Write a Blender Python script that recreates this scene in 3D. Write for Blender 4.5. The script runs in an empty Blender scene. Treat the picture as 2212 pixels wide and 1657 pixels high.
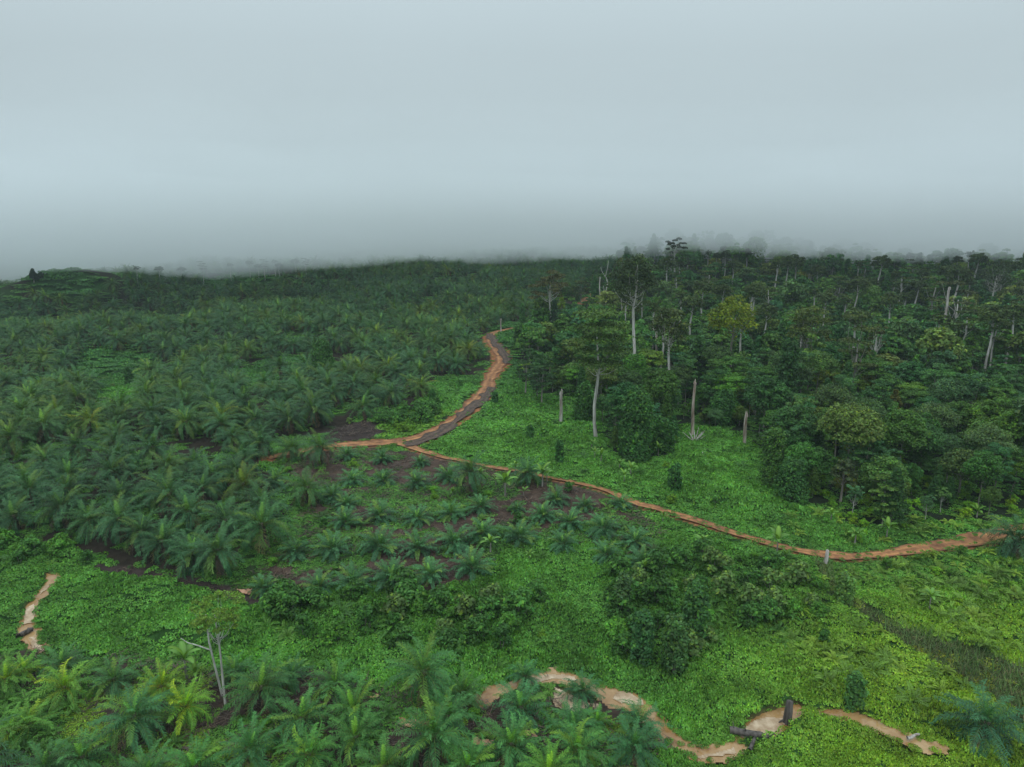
import bpy, math, random
import numpy as np
R = math.radians
rng = np.random.default_rng(7)
random.seed(7)
scene = bpy.context.scene
COL = scene.collection

# ------------------------------------------------------------------ camera, world, sun
CAM_Z = 45.0
PITCH = 13.3
cam_d = bpy.data.cameras.new("camera")
cam_d.lens = 24.0; cam_d.sensor_width = 36.0
cam_d.clip_start = 0.5; cam_d.clip_end = 6000
cam = bpy.data.objects.new("camera", cam_d)
cam.location = (0, 0, CAM_Z)
cam.rotation_euler = (R(90 - PITCH), 0, 0)
COL.objects.link(cam)
scene.camera = cam

w = bpy.data.worlds.new("World"); scene.world = w; w.use_nodes = True
nt = w.node_tree; nt.nodes.clear()
def N(tree, t, **kw):
    n = tree.nodes.new(t)
    for k, v in kw.items():
        setattr(n, k, v)
    return n
SUN_EL, SUN_AZ = 62, 200
wo = N(nt, 'ShaderNodeOutputWorld'); bg = N(nt, 'ShaderNodeBackground')
sky = N(nt, 'ShaderNodeTexSky', sky_type='NISHITA', sun_disc=False)
sky.sun_elevation = R(SUN_EL); sky.sun_rotation = R(SUN_AZ); sky.dust_density = 5; sky.air_density = 2
tc = N(nt, 'ShaderNodeTexCoord'); sp = N(nt, 'ShaderNodeSeparateXYZ')
nt.links.new(tc.outputs['Generated'], sp.inputs[0])
# overcast: brightest overhead, dimmer towards the horizon
zc = N(nt, 'ShaderNodeMath', operation='MAXIMUM'); zc.inputs[1].default_value = 0.0
nt.links.new(sp.outputs['Z'], zc.inputs[0])
m1 = N(nt, 'ShaderNodeMath', operation='MULTIPLY_ADD'); m1.inputs[1].default_value = 0.42; m1.inputs[2].default_value = 0.66
nt.links.new(zc.outputs[0], m1.inputs[0])
mr = N(nt, 'ShaderNodeMath', operation='MULTIPLY_ADD'); mr.inputs[2].default_value = 0.445
nt.links.new(m1.outputs[0], mr.inputs[0]); nt.links.new(zc.outputs[0], mr.inputs[1])
cl = N(nt, 'ShaderNodeVectorMath', operation='SCALE'); cl.inputs[0].default_value = (0.80, 0.955, 1.02)
nt.links.new(mr.outputs[0], cl.inputs['Scale'])
ns = N(nt, 'ShaderNodeTexNoise'); ns.inputs['Scale'].default_value = 2.2; ns.inputs['Detail'].default_value = 3
nt.links.new(tc.outputs['Generated'], ns.inputs['Vector'])
nm = N(nt, 'ShaderNodeMapRange'); nm.inputs['To Min'].default_value = 0.97; nm.inputs['To Max'].default_value = 1.03
nt.links.new(ns.outputs[0], nm.inputs['Value'])
c2 = N(nt, 'ShaderNodeVectorMath', operation='SCALE'); nt.links.new(cl.outputs[0], c2.inputs[0]); nt.links.new(nm.outputs[0], c2.inputs['Scale'])
sk = N(nt, 'ShaderNodeVectorMath', operation='SCALE'); sk.inputs['Scale'].default_value = 0.006
nt.links.new(sky.outputs[0], sk.inputs[0])
ad = N(nt, 'ShaderNodeVectorMath', operation='ADD')
nt.links.new(c2.outputs[0], ad.inputs[0]); nt.links.new(sk.outputs[0], ad.inputs[1])
nt.links.new(ad.outputs[0], bg.inputs['Color']); bg.inputs['Strength'].default_value = 1.0
nt.links.new(bg.outputs[0], wo.inputs['Surface'])

sd = bpy.data.lights.new("sun", 'SUN'); sd.energy = 0.6; sd.angle = R(35); sd.color = (1.0, 0.97, 0.92)
so = bpy.data.objects.new("sun", sd); COL.objects.link(so)
so.rotation_euler = (R(90 - SUN_EL), 0, R(180 - SUN_AZ))

scene.view_settings.view_transform = 'Standard'
scene.view_settings.look = 'None'
scene.view_settings.exposure = 0.0
scene.view_settings.gamma = 1.0
cy = scene.cycles
cy.max_bounces = 14; cy.diffuse_bounces = 3; cy.glossy_bounces = 2; cy.transparent_max_bounces = 4
cy.volume_bounces = 12; cy.use_denoising = True; cy.denoising_prefilter = 'ACCURATE'; cy.denoising_input_passes = 'RGB_ALBEDO_NORMAL'

# ------------------------------------------------------------------ picture <-> place
# photo positions are given on a 2212 x 1657 copy of the photograph and traced down to the terrain
FD, CU, CV = 2212 * 24 / 36.0, 1106.0, 828.5
cp, sn_ = math.cos(R(PITCH)), math.sin(R(PITCH))
def sstep(a, b, x):
    t = np.clip((x - a) / (b - a), 0, 1); return t * t * (3 - 2 * t)
def gau(x, y, cx, cy_, sx, sy):
    return np.exp(-((x - cx) / sx) ** 2 - ((y - cy_) / sy) ** 2)
def H(x, y):
    x = np.asarray(x, float); y = np.asarray(y, float)
    z = 0.9 * np.sin(x / 31 + 1) * np.sin(y / 37) + 0.5 * np.sin(x / 13 + y / 19)
    z += sstep(150, 330, y) * (4.4 * np.sin(x / 58 + 2.0) * np.sin(y / 44 + 1) + 2.0 * np.sin(x / 33 - y / 21) + 1.3 * np.sin(x / 19 + y / 15))
    z += 3.0 * sstep(58, 105, y) - 2.0
    z += 17 * gau(x, y, -238, 360, 40, 34)
    z -= 5.0 * gau(x, y, -123, 203, 24, 30)
    z -= 2.5 * gau(x, y, -62, 205, 24, 16)
    z += 4.0 * gau(x, y, -95, 262, 70, 26)
    z += 9 * sstep(90, 330, x) * sstep(240, 400, y) * (1 - sstep(430, 600, y))
    z += 16 * sstep(285, 480, y) * (1 - sstep(640, 900, y)) * (.12 + .88 * sstep(-330, -70, x)) * (1 - .82 * sstep(110, 300, x))
    z += 4 * gau(x, y, -190, 430, 60, 30) + 4 * gau(x, y, 20, 430, 60, 36)
    return z
def proj(x, y, z):
    dz = z - CAM_Z
    d = y * cp - dz * sn_
    up = y * sn_ + dz * cp
    d = np.where(np.abs(d) < 1e-3, 1e-3, d)
    return CU + FD * x / d, CV - FD * up / d, d
def ray(u, v):
    a = (u - CU) / FD; b = -(v - CV) / FD
    return a, cp + b * sn_, -sn_ + b * cp
def G(u, v, dz=0.0):
    """the point where the sight line through (u, v) meets the terrain raised by dz"""
    a, b, c = ray(u, v)
    y = np.concatenate([np.arange(20, 300, 0.25), np.arange(300, 1500, 1.0)])
    x = a / b * y; z = CAM_Z + c / b * y
    f = z - (H(x, y) + dz)
    i = int(np.argmax(f < 0))
    if f[i] >= 0: i = len(y) - 1
    return np.array([x[i], y[i], float(H(x[i], y[i]))])
def ztop(P, v):
    a, b, c = ray(CU, v)
    return CAM_Z + c / b * P[1]
def inpoly(u, v, poly):
    u = np.asarray(u); v = np.asarray(v)
    r = np.zeros(u.shape, bool); n = len(poly)
    for i in range(n):
        x0, y0 = poly[i]; x1, y1 = poly[(i + 1) % n]
        if y0 == y1: continue
        c = (y0 > v) != (y1 > v)
        r ^= c & (u < (x1 - x0) * (v - y0) / (y1 - y0) + x0)
    return r
def anyp(u, v, polys):
    r = np.zeros(np.shape(u), bool)
    for p in polys: r |= inpoly(u, v, p)
    return r
def vnoise(x, y, s, seed=0):
    """smooth value noise 0..1"""
    x = np.asarray(x) / s + 1000.3 + seed * 17; y = np.asarray(y) / s + 1000.7 + seed * 31
    xi = np.floor(x).astype(np.int64); yi = np.floor(y).astype(np.int64); fx = x - xi; fy = y - yi
    def h(a, b):
        k = (a * 374761393 + b * 668265263 + seed * 974634777) & 0x7fffffff
        k = ((k ^ (k >> 13)) * 1274126177) & 0x7fffffff
        return ((k ^ (k >> 16)) & 0xffff) / 65535.0
    fx = fx * fx * (3 - 2 * fx); fy = fy * fy * (3 - 2 * fy)
    return (h(xi, yi) * (1 - fx) + h(xi + 1, yi) * fx) * (1 - fy) + (h(xi, yi + 1) * (1 - fx) + h(xi + 1, yi + 1) * fx) * fy
def c1(pts, ox, oy):      # crop pixel -> photo pixel
    return [(ox + 0.3337 * a, oy + 0.3337 * b) for a, b in pts]

# ------------------------------------------------------------------ land cover outlines (photo pixels)
PALM = [(-900, 585), (0, 588), (300, 578), (480, 556), (640, 528), (1345, 525), (1335, 575), (1300, 620), (1215, 655), (1150, 690), (1060, 708),
        (1048, 735), (1062, 770), (1048, 812), (940, 815), (925, 860), (880, 885), (800, 905), (730, 930), (690, 948), (600, 965),
        (560, 1010), (690, 1060), (620, 1130), (600, 1200), (525, 1262), (430, 1250), (250, 1222), (150, 1185), (0, 1150), (-900, 1130)]
HOLES = [[(180, 758), (340, 763), (352, 790), (318, 815), (330, 850), (250, 885), (205, 845), (165, 790)],
         [(490, 815), (560, 785), (640, 768), (760, 790), (740, 815), (640, 812), (560, 832)],
         [(430, 608), (540, 588), (640, 600), (560, 622), (470, 630)],
         [(60, 600), (110, 578), (190, 590), (240, 620), (150, 650), (90, 640)],
         [(330, 700), (360, 690), (390, 700), (360, 712)], [(800, 690), (830, 688), (830, 698), (802, 700)],
         [(130, 1180), (230, 1200), (240, 1230), (-50, 1230), (-50, 1160)], [(355, 800), (395, 780), (410, 800), (365, 822)]]
YOUNG = [(560, 985), (640, 975), (740, 962), (880, 975), (1000, 998), (1190, 1035), (1370, 1085), (1425, 1150), (1410, 1215), (1340, 1190),
         (1200, 1172), (1090, 1182), (1050, 1235), (980, 1262), (860, 1290), (800, 1270), (560, 1290), (480, 1290), (430, 1262), (520, 1262),
         (600, 1200), (625, 1130), (690, 1060)]
YOUNG_GREEN = [[(775, 1065), (830, 1050), (905, 1052), (915, 1082), (850, 1100), (785, 1098)],
               [(620, 1150), (700, 1135), (800, 1140), (760, 1172), (640, 1185)],
               [(950, 1075), (1010, 1060), (1030, 1085), (960, 1100)]]
BOTTOM = [(-300, 1445), (50, 1405), (110, 1412), (300, 1420), (500, 1450), (700, 1448), (850, 1490), (1020, 1508), (1130, 1478), (1200, 1480),
          (1300, 1505), (1400, 1540), (1425, 1590), (1418, 1760), (-500, 1760)]
FOREST = [(1120, 775), (1105, 750), (1150, 725), (1190, 705), (1215, 668), (1250, 655), (1320, 620), (1340, 528), (1500, 520), (3200, 500), (3200, 1118), (2212, 1112),
          (2110, 1128), (1950, 1140), (1850, 1150), (1790, 1120), (1700, 1085), (1672, 1020), (1640, 962), (1590, 935), (1500, 925),
          (1475, 915), (1445, 985), (1320, 985), (1295, 900), (1240, 862), (1140, 845), (1115, 810)]
EDGE = [(240, 560), (480, 545), (640, 527), (560, 552), (400, 572), (290, 582)]      # dim far trees over the palms
THICKET = [[(560, 1300), (640, 1268), (780, 1262), (950, 1272), (1060, 1262), (1180, 1300), (1170, 1370), (1060, 1410), (760, 1405), (560, 1360)],
           [(1330, 1215), (1420, 1195), (1560, 1205), (1720, 1215), (1790, 1290), (1770, 1360), (1560, 1385), (1480, 1430), (1340, 1425), (1310, 1320)],
           [(-100, 1150), (60, 1160), (150, 1190), (230, 1215), (120, 1228), (-100, 1215)],
           [(810, 905), (930, 885), (985, 890), (930, 930), (850, 945), (805, 938)]]
TRACK = [(1762, 1212), (1795, 1212), (1800, 1250), (1860, 1300), (1950, 1355), (2060, 1385), (2250, 1450), (2300, 1600), (2130, 1510), (2010, 1430),
         (1880, 1340), (1800, 1290), (1775, 1255)]
SCREE = [(1195, 660), (1240, 648), (1265, 668), (1240, 700), (1212, 705)]
SOILS = [[(690, 935), (800, 905), (830, 935), (800, 948), (700, 958)], [(1000, 870), (1040, 835), (1062, 838), (1040, 868), (975, 915), (960, 915)],
         [(200, 1215), (430, 1250), (560, 1280), (640, 1275), (560, 1305), (430, 1275), (200, 1232)]]
def ribbon(path, half):
    """road outline in the place: centre line points (photo px) with half widths in metres -> list of centre points and normals"""
    P = np.array([G(u, v)[:2] for u, v in path])
    t = np.linspace(0, len(P) - 1, (len(P) - 1) * 10 + 1)
    i = np.clip(t.astype(int), 0, len(P) - 2); f = (t - i)[:, None]
    Pm = P[np.clip(i - 1, 0, len(P) - 1)]; P0 = P[i]; P1 = P[i + 1]; P2 = P[np.clip(i + 2, 0, len(P) - 1)]
    C = 0.5 * ((2 * P0) + (-Pm + P1) * f + (2 * Pm - 5 * P0 + 4 * P1 - P2) * f ** 2 + (-Pm + 3 * P0 - 3 * P1 + P2) * f ** 3)
    T = np.gradient(C, axis=0); T /= np.linalg.norm(T, axis=1)[:, None] + 1e-9
    return C, np.stack([-T[:, 1], T[:, 0]], 1), np.interp(t, range(len(P)), half)
ROADS = {
 'main': ([(1283, 636), (1262, 652), (1240, 668), (1218, 690), (1185, 702), (1120, 708), (1070, 718), (1058, 732), (1070, 752), (1082, 772), (1080, 790), (1062, 812), (1050, 840), (1020, 872), (985, 905), (930, 935), (870, 952), (800, 958), (740, 962), (690, 968), (640, 978), (580, 992)],
          [2.2, 2.2, 2.2, 2, 1.6, 1.6, 2, 2.4, 2.7, 2.9, 2.9, 2.6, 2.3, 2.1, 2.0, 2.0, 2.2, 2.4, 2.0, 1.8, 1.6, 1.4]),
 'branch': ([(850, 957), (893, 968), (940, 985), (995, 997), (1050, 1008), (1120, 1020), (1190, 1035), (1250, 1046), (1310, 1062), (1370, 1087), (1430, 1104), (1490, 1122), (1560, 1145), (1640, 1170), (1700, 1186), (1760, 1198), (1830, 1205), (1890, 1201), (1950, 1192), (2020, 1182), (2090, 1172), (2150, 1160), (2210, 1150), (2330, 1138)],
          [1.2, 1.1, .8, .6, .7, .5, .5, .6, .6, .8, .75, .7, .65, .6, .6, .7, 1.0, .9, 1.0, 1.1, 1.4, 1.8, 2.0, 2.0]),
}
ASH = {
 'upper': ([(1057, 722), (1066, 740), (1082, 755), (1094, 772), (1096, 788)], [1.2, 1.6, 1.9, 1.6, .8]),
 'lower': ([(1062, 838), (1045, 862), (1018, 886), (985, 912), (945, 938), (905, 955), (872, 962)], [.8, 1.4, 1.7, 1.7, 1.8, 2.0, 1.3]),
}
def dist_to(C, x, y):
    d = np.full(np.shape(x), 1e9); k = np.zeros(np.shape(x), int)
    for j in range(0, len(C)):
        dd = (x - C[j, 0]) ** 2 + (y - C[j, 1]) ** 2
        m = dd < d; d = np.where(m, dd, d); k = np.where(m, j, k)
    return np.sqrt(d), k
RIB = {k: ribbon(*v) for k, v in ROADS.items()}
ARIB = {k: ribbon(*v) for k, v in ASH.items()}
def road_gap(x, y):
    """how far a point is outside the nearest road edge (negative on the road)"""
    g = np.full(np.shape(x), 1e9)
    for C, Nn, hw in list(RIB.values()) + list(ARIB.values()):
        d, k = dist_to(C, x, y); g = np.minimum(g, d - hw[k])
    return g
# water, sand and painted glare outlines
WATER = [
 [(98, 1234), (128, 1240), (126, 1256), (112, 1262), (106, 1282), (86, 1308), (77, 1348), (84, 1380), (104, 1412), (62, 1402), (44, 1384), (38, 1350), (50, 1318), (74, 1284), (96, 1258)],
 [(1015, 1508), (1050, 1486), (1110, 1468), (1160, 1452), (1205, 1446), (1250, 1458), (1290, 1480), (1330, 1488), (1372, 1495), (1402, 1515), (1436, 1552), (1462, 1582), (1490, 1600), (1430, 1612), (1392, 1566), (1370, 1534), (1320, 1528), (1290, 1505), (1240, 1478), (1180, 1474), (1120, 1482), (1075, 1500), (1040, 1516)],
 c1([(-80, 1490), (0, 1508), (90, 1520), (200, 1530), (280, 1480), (360, 1482), (420, 1530), (400, 1580), (250, 1612), (130, 1604), (0, 1540), (-90, 1520)], 1474, 1104.3),
 c1([(385, 1380), (420, 1350), (540, 1290), (700, 1245), (815, 1255), (850, 1280), (810, 1312), (730, 1360), (690, 1420), (600, 1482), (480, 1470), (340, 1475), (300, 1450), (390, 1430)], 1474, 1104.3),
 c1([(800, 1270), (960, 1270), (1180, 1308), (1380, 1400), (1520, 1474), (1700, 1505), (1725, 1545), (1540, 1540), (1440, 1490), (1280, 1432), (1120, 1364), (950, 1322), (820, 1318)], 1474, 1104.3),
 c1([(180, 1180), (235, 1185), (240, 1200), (200, 1205)], 737.6, 1104.3)]
SAND_GLARE = [
 [(1196, 1482), (1225, 1490), (1262, 1510), (1300, 1520), (1295, 1530), (1235, 1538), (1200, 1526), (1188, 1505)],
 [(1330, 1492), (1365, 1494), (1392, 1512), (1388, 1528), (1350, 1526), (1318, 1508)],
 c1([(400, 1380), (540, 1310), (640, 1330), (660, 1380), (650, 1440), (580, 1470), (480, 1450), (410, 1430)], 1474, 1104.3),
 c1([(60, 1560), (200, 1560), (330, 1500), (330, 1570), (240, 1600), (130, 1590)], 1474, 1104.3),
 [(1115, 1466), (1165, 1456), (1245, 1463), (1250, 1472), (1180, 1470), (1125, 1476)],
 [(48, 1372), (80, 1378), (98, 1408), (66, 1396)], [(56, 1312), (78, 1306), (72, 1346), (44, 1352), (46, 1335)], [(93, 1264), (104, 1266), (92, 1282), (86, 1280)]]  # second outline here is whitish sky glare painted on the left pool
CLAY = [c1([(360, 1340), (500, 1360), (610, 1400), (560, 1420), (420, 1400)], 737.6, 1104.3), c1([(640, 1310), (735, 1325), (720, 1385), (650, 1375)], 737.6, 1104.3),
        c1([(860, 1460), (1010, 1500), (960, 1540), (880, 1520)], 737.6, 1104.3), c1([(1180, 1440), (1250, 1440), (1260, 1480), (1190, 1490)], 737.6, 1104.3),
        c1([(1540, 500), (1640, 510), (1620, 545), (1550, 540)], 0, 1104.3)]

# ------------------------------------------------------------------ materials
def mat_new(name):
    m = bpy.data.materials.new(name); m.use_nodes = True
    t = m.node_tree; t.nodes.clear()
    o = N(t, 'ShaderNodeOutputMaterial'); b = N(t, 'ShaderNodeBsdfPrincipled')
    t.links.new(b.outputs[0], o.inputs['Surface'])
    return m, t, b, o
def leaf_material(name, rough=0.55, spec=0.35, transl=0.25, var=0.22, gain=1.0):
    """leaf colour from the mesh x object colour x instance tint, with clumpy natural variation"""
    m, t, b, o = mat_new(name)
    a = N(t, 'ShaderNodeAttribute', attribute_name='Col')
    ti = N(t, 'ShaderNodeAttribute', attribute_name='tint', attribute_type='INSTANCER')
    oi = N(t, 'ShaderNodeObjectInfo')
    one = N(t, 'ShaderNodeVectorMath', operation='ADD'); one.inputs[1].default_value = (1, 1, 1)
    t.links.new(ti.outputs['Vector'], one.inputs[0])
    m1 = N(t, 'ShaderNodeVectorMath', operation='MULTIPLY'); t.links.new(a.outputs['Color'], m1.inputs[0]); t.links.new(one.outputs[0], m1.inputs[1])
    m2 = N(t, 'ShaderNodeVectorMath', operation='MULTIPLY'); t.links.new(m1.outputs[0], m2.inputs[0]); t.links.new(oi.outputs['Color'], m2.inputs[1])
    g = N(t, 'ShaderNodeNewGeometry')
    nz = N(t, 'ShaderNodeTexNoise'); nz.inputs['Scale'].default_value = 0.22; nz.inputs['Detail'].default_value = 4
    t.links.new(g.outputs['Position'], nz.inputs['Vector'])
    mp = N(t, 'ShaderNodeMapRange'); mp.inputs['From Min'].default_value = 0.3; mp.inputs['From Max'].default_value = 0.7
    mp.inputs['To Min'].default_value = (1 - var) * gain; mp.inputs['To Max'].default_value = (1 + var) * gain
    t.links.new(nz.outputs[0], mp.inputs['Value'])
    m3 = N(t, 'ShaderNodeVectorMath', operation='SCALE'); t.links.new(m2.outputs[0], m3.inputs[0]); t.links.new(mp.outputs[0], m3.inputs['Scale'])
    t.links.new(m3.outputs[0], b.inputs['Base Color'])
    b.inputs['Roughness'].default_value = rough; b.inputs['Specular IOR Level'].default_value = spec
    if transl > 0:
        tr = N(t, 'ShaderNodeBsdfTranslucent'); mx = N(t, 'ShaderNodeMixShader'); mx.inputs[0].default_value = transl
        yl = N(t, 'ShaderNodeVectorMath', operation='MULTIPLY'); yl.inputs[1].default_value = (1.25, 1.15, 0.6)
        t.links.new(m3.outputs[0], yl.inputs[0]); t.links.new(yl.outputs[0], tr.inputs['Color'])
        t.links.new(b.outputs[0], mx.inputs[1]); t.links.new(tr.outputs[0], mx.inputs[2]); t.links.new(mx.outputs[0], o.inputs['Surface'])
    return m
M_LEAF = leaf_material("tree_leaves", spec=0.2)
M_CREEP = leaf_material("creeper_leaves", rough=0.55, spec=0.2, var=0.30)
M_PALM = leaf_material("palm_leaflets", rough=0.45, spec=0.27, transl=0.18, var=0.24)
def bark_material(name, c0, c1_, scale=3.0, streak=(1, 1, 0.12)):
    m, t, b, o = mat_new(name)
    tcn = N(t, 'ShaderNodeTexCoord'); mpn = N(t, 'ShaderNodeMapping'); mpn.inputs['Scale'].default_value = streak
    nz = N(t, 'ShaderNodeTexNoise'); nz.inputs['Scale'].default_value = scale; nz.inputs['Detail'].default_value = 6
    t.links.new(tcn.outputs['Object'], mpn.inputs[0]); t.links.new(mpn.outputs[0], nz.inputs['Vector'])
    cr = N(t, 'ShaderNodeValToRGB'); cr.color_ramp.elements[0].position = 0.35; cr.color_ramp.elements[1].position = 0.65
    cr.color_ramp.elements[0].color = (*c0, 1); cr.color_ramp.elements[1].color = (*c1_, 1)
    t.links.new(nz.outputs[0], cr.inputs[0])
    oi = N(t, 'ShaderNodeObjectInfo'); mm = N(t, 'ShaderNodeVectorMath', operation='MULTIPLY')
    t.links.new(cr.outputs[0], mm.inputs[0]); t.links.new(oi.outputs['Color'], mm.inputs[1])
    t.links.new(mm.outputs[0], b.inputs['Base Color']); b.inputs['Roughness'].default_value = 0.85
    bp = N(t, 'ShaderNodeBump'); bp.inputs['Strength'].default_value = 0.5; bp.inputs['Distance'].default_value = 0.1
    t.links.new(nz.outputs[0], bp.inputs['Height']); t.links.new(bp.outputs[0], b.inputs['Normal'])
    return m
M_BARK = bark_material("grey_bark", (0.13, 0.115, 0.095), (0.34, 0.32, 0.28))
M_PALE = bark_material("pale_bark", (0.30, 0.28, 0.25), (0.62, 0.60, 0.56))
M_DEAD = bark_material("weathered_wood", (0.20, 0.15, 0.12), (0.58, 0.55, 0.52), 2.2)
M_DARKWOOD = bark_material("wet_dark_wood", (0.035, 0.028, 0.024), (0.13, 0.11, 0.10), 2.5)
M_PTRUNK = bark_material("palm_trunk_boots", (0.03, 0.025, 0.018), (0.13, 0.12, 0.07), 5.0, (1, 1, 1))

def ground_material():
    m, t, b, o = mat_new("ground_cover_soil")
    a = N(t, 'ShaderNodeAttribute', attribute_name='Col')
    g = N(t, 'ShaderNodeNewGeometry')
    nz = N(t, 'ShaderNodeTexNoise'); nz.inputs['Scale'].default_value = 0.9; nz.inputs['Detail'].default_value = 9; nz.inputs['Roughness'].default_value = 0.7
    t.links.new(g.outputs['Position'], nz.inputs['Vector'])
    mp = N(t, 'ShaderNodeMapRange'); mp.inputs['From Min'].default_value = 0.3; mp.inputs['From Max'].default_value = 0.7
    mp.inputs['To Min'].default_value = 0.55; mp.inputs['To Max'].default_value = 1.5
    t.links.new(nz.outputs[0], mp.inputs['Value'])
    s = N(t, 'ShaderNodeVectorMath', operation='SCALE'); t.links.new(a.outputs['Color'], s.inputs[0]); t.links.new(mp.outputs[0], s.inputs['Scale'])
    t.links.new(s.outputs[0], b.inputs['Base Color']); b.inputs['Roughness'].default_value = 1.0; b.inputs['Specular IOR Level'].default_value = 0.08
    bp = N(t, 'ShaderNodeBump'); bp.inputs['Strength'].default_value = 0.9; bp.inputs['Distance'].default_value = 0.25
    t.links.new(nz.outputs[0], bp.inputs['Height']); t.links.new(bp.outputs[0], b.inputs['Normal'])
    return m
M_GROUND = ground_material()
def earth_material(name, ca, cb, rough=0.85, scale=0.6, bump=0.5, wet=None):
    m, t, b, o = mat_new(name)
    g = N(t, 'ShaderNodeNewGeometry')
    nz = N(t, 'ShaderNodeTexNoise'); nz.inputs['Scale'].default_value = scale; nz.inputs['Detail'].default_value = 8; nz.inputs['Roughness'].default_value = 0.65
    t.links.new(g.outputs['Position'], nz.inputs['Vector'])
    cr = N(t, 'ShaderNodeValToRGB'); e = cr.color_ramp.elements
    e[0].position = 0.36; e[1].position = 0.62; e[0].color = (*ca, 1); e[1].color = (*cb, 1)
    t.links.new(nz.outputs[0], cr.inputs[0])
    if 'road' in name or 'gravel' in name:
        at = N(t, 'ShaderNodeAttribute', attribute_name='Col'); mu = N(t, 'ShaderNodeVectorMath', operation='MULTIPLY')
        t.links.new(cr.outputs[0], mu.inputs[0]); t.links.new(at.outputs['Color'], mu.inputs[1]); t.links.new(mu.outputs[0], b.inputs['Base Color'])
    else: t.links.new(cr.outputs[0], b.inputs['Base Color'])
    b.inputs['Roughness'].default_value = rough
    if wet:
        mp = N(t, 'ShaderNodeMapRange'); mp.inputs['From Min'].default_value = 0.4; mp.inputs['From Max'].default_value = 0.6
        mp.inputs['To Min'].default_value = wet[0]; mp.inputs['To Max'].default_value = wet[1]
        t.links.new(nz.outputs[0], mp.inputs['Value']); t.links.new(mp.outputs[0], b.inputs['Roughness'])
    bp = N(t, 'ShaderNodeBump'); bp.inputs['Strength'].default_value = bump; bp.inputs['Distance'].default_value = 0.12
    n2 = N(t, 'ShaderNodeTexNoise'); n2.inputs['Scale'].default_value = scale * 5; n2.inputs['Detail'].default_value = 5
    t.links.new(g.outputs['Position'], n2.inputs['Vector'])
    t.links.new(n2.outputs[0], bp.inputs['Height']); t.links.new(bp.outputs[0], b.inputs['Normal'])
    return m
M_ROAD = earth_material("orange_clay_road", (0.165, 0.066, 0.026), (0.42, 0.19, 0.072), scale=0.55)
M_ASH = earth_material("dark_gravelly_soil", (0.040, 0.026, 0.019), (0.12, 0.072, 0.048), scale=1.2, bump=1.0)
M_WATER = earth_material("silty_water", (0.26, 0.12, 0.035), (0.44, 0.28, 0.13), scale=0.30, bump=0.03, wet=(0.03, 0.14))
M_SAND_GLARE = earth_material("wet_sand_glare", (0.30, 0.18, 0.09), (0.60, 0.46, 0.32), scale=0.8, bump=0.2, wet=(0.35, 0.8))  # pale sand tone, also used to paint the glare on the left pool
M_CLAY = earth_material("bare_clay", (0.28, 0.11, 0.05), (0.52, 0.30, 0.19), scale=0.8)

# ------------------------------------------------------------------ mesh helpers
def quad_mesh(name, V, Q, col, mats, mi=None, smooth=False):
    V = np.ascontiguousarray(V, np.float32); Q = np.ascontiguousarray(Q, np.int32)
    me = bpy.data.meshes.new(name)
    me.vertices.add(len(V)); me.vertices.foreach_set('co', V.ravel())
    me.loops.add(Q.size); me.loops.foreach_set('vertex_index', Q.ravel())
    me.polygons.add(len(Q)); me.polygons.foreach_set('loop_start', np.arange(0, Q.size, 4, dtype=np.int32))
    for m in (mats if isinstance(mats, (list, tuple)) else [mats]): me.materials.append(m)
    if mi is not None: me.polygons.foreach_set('material_index', np.asarray(mi, np.int32))
    me.update(calc_edges=True)
    if smooth: me.polygons.foreach_set('use_smooth', np.ones(len(Q), bool))
    if col is not None:
        c = np.ones((len(V), 4), np.float32); c[:, :3] = col
        at = me.color_attributes.new('Col', 'FLOAT_COLOR', 'POINT'); at.data.foreach_set('color', c.ravel())
    return me
class MB:
    def __init__(s): s.V = []; s.Q = []; s.C = []; s.n = 0
    def add(s, V, Q, col):
        V = np.asarray(V, float); Q = np.asarray(Q, int)
        s.V.append(V); s.Q.append(Q + s.n); s.C.append(np.broadcast_to(np.asarray(col, float), (len(V), 3))); s.n += len(V)
    def mesh(s, name, mat, smooth=False):
        return quad_mesh(name, np.concatenate(s.V), np.concatenate(s.Q), np.concatenate(s.C), mat, smooth=smooth)
def tube(mb, P, rad, k=7, col=(1, 1, 1), jitter=0.0, cap=True):
    P = np.asarray(P, float); rad = np.broadcast_to(np.asarray(rad, float), (len(P),))
    T = np.gradient(P, axis=0); T /= np.linalg.norm(T, axis=1)[:, None] + 1e-9
    ref = np.array([0, 1, 0.03]) if abs(T[0][1]) < 0.8 else np.array([1, 0, 0.03])
    A = np.cross(T, ref); A /= np.linalg.norm(A, axis=1)[:, None]; B = np.cross(T, A)
    th = np.linspace(0, 2 * np.pi, k, endpoint=False)
    jr = 1 + jitter * (rng.random((len(P), k)) - 0.5) if jitter else 1
    V = P[:, None] + (rad[:, None] * jr * np.cos(th))[..., None] * A[:, None] + (rad[:, None] * jr * np.sin(th))[..., None] * B[:, None]
    V = V.reshape(-1, 3); Q = []
    for i in range(len(P) - 1):
        for j in range(k):
            Q.append((i * k + j, i * k + (j + 1) % k, (i + 1) * k + (j + 1) % k, (i + 1) * k + j))
    if cap:
        c = len(V); V = np.vstack([V, P[-1] + T[-1] * rad[-1] * 0.4]); b0 = (len(P) - 1) * k
        for j in range(0, k, 2): Q.append((b0 + j, b0 + (j + 1) % k, b0 + (j + 2) % k, c))
    mb.add(V, Q, col)
def norm(a): return a / (np.linalg.norm(a, axis=-1, keepdims=True) + 1e-9)
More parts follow.
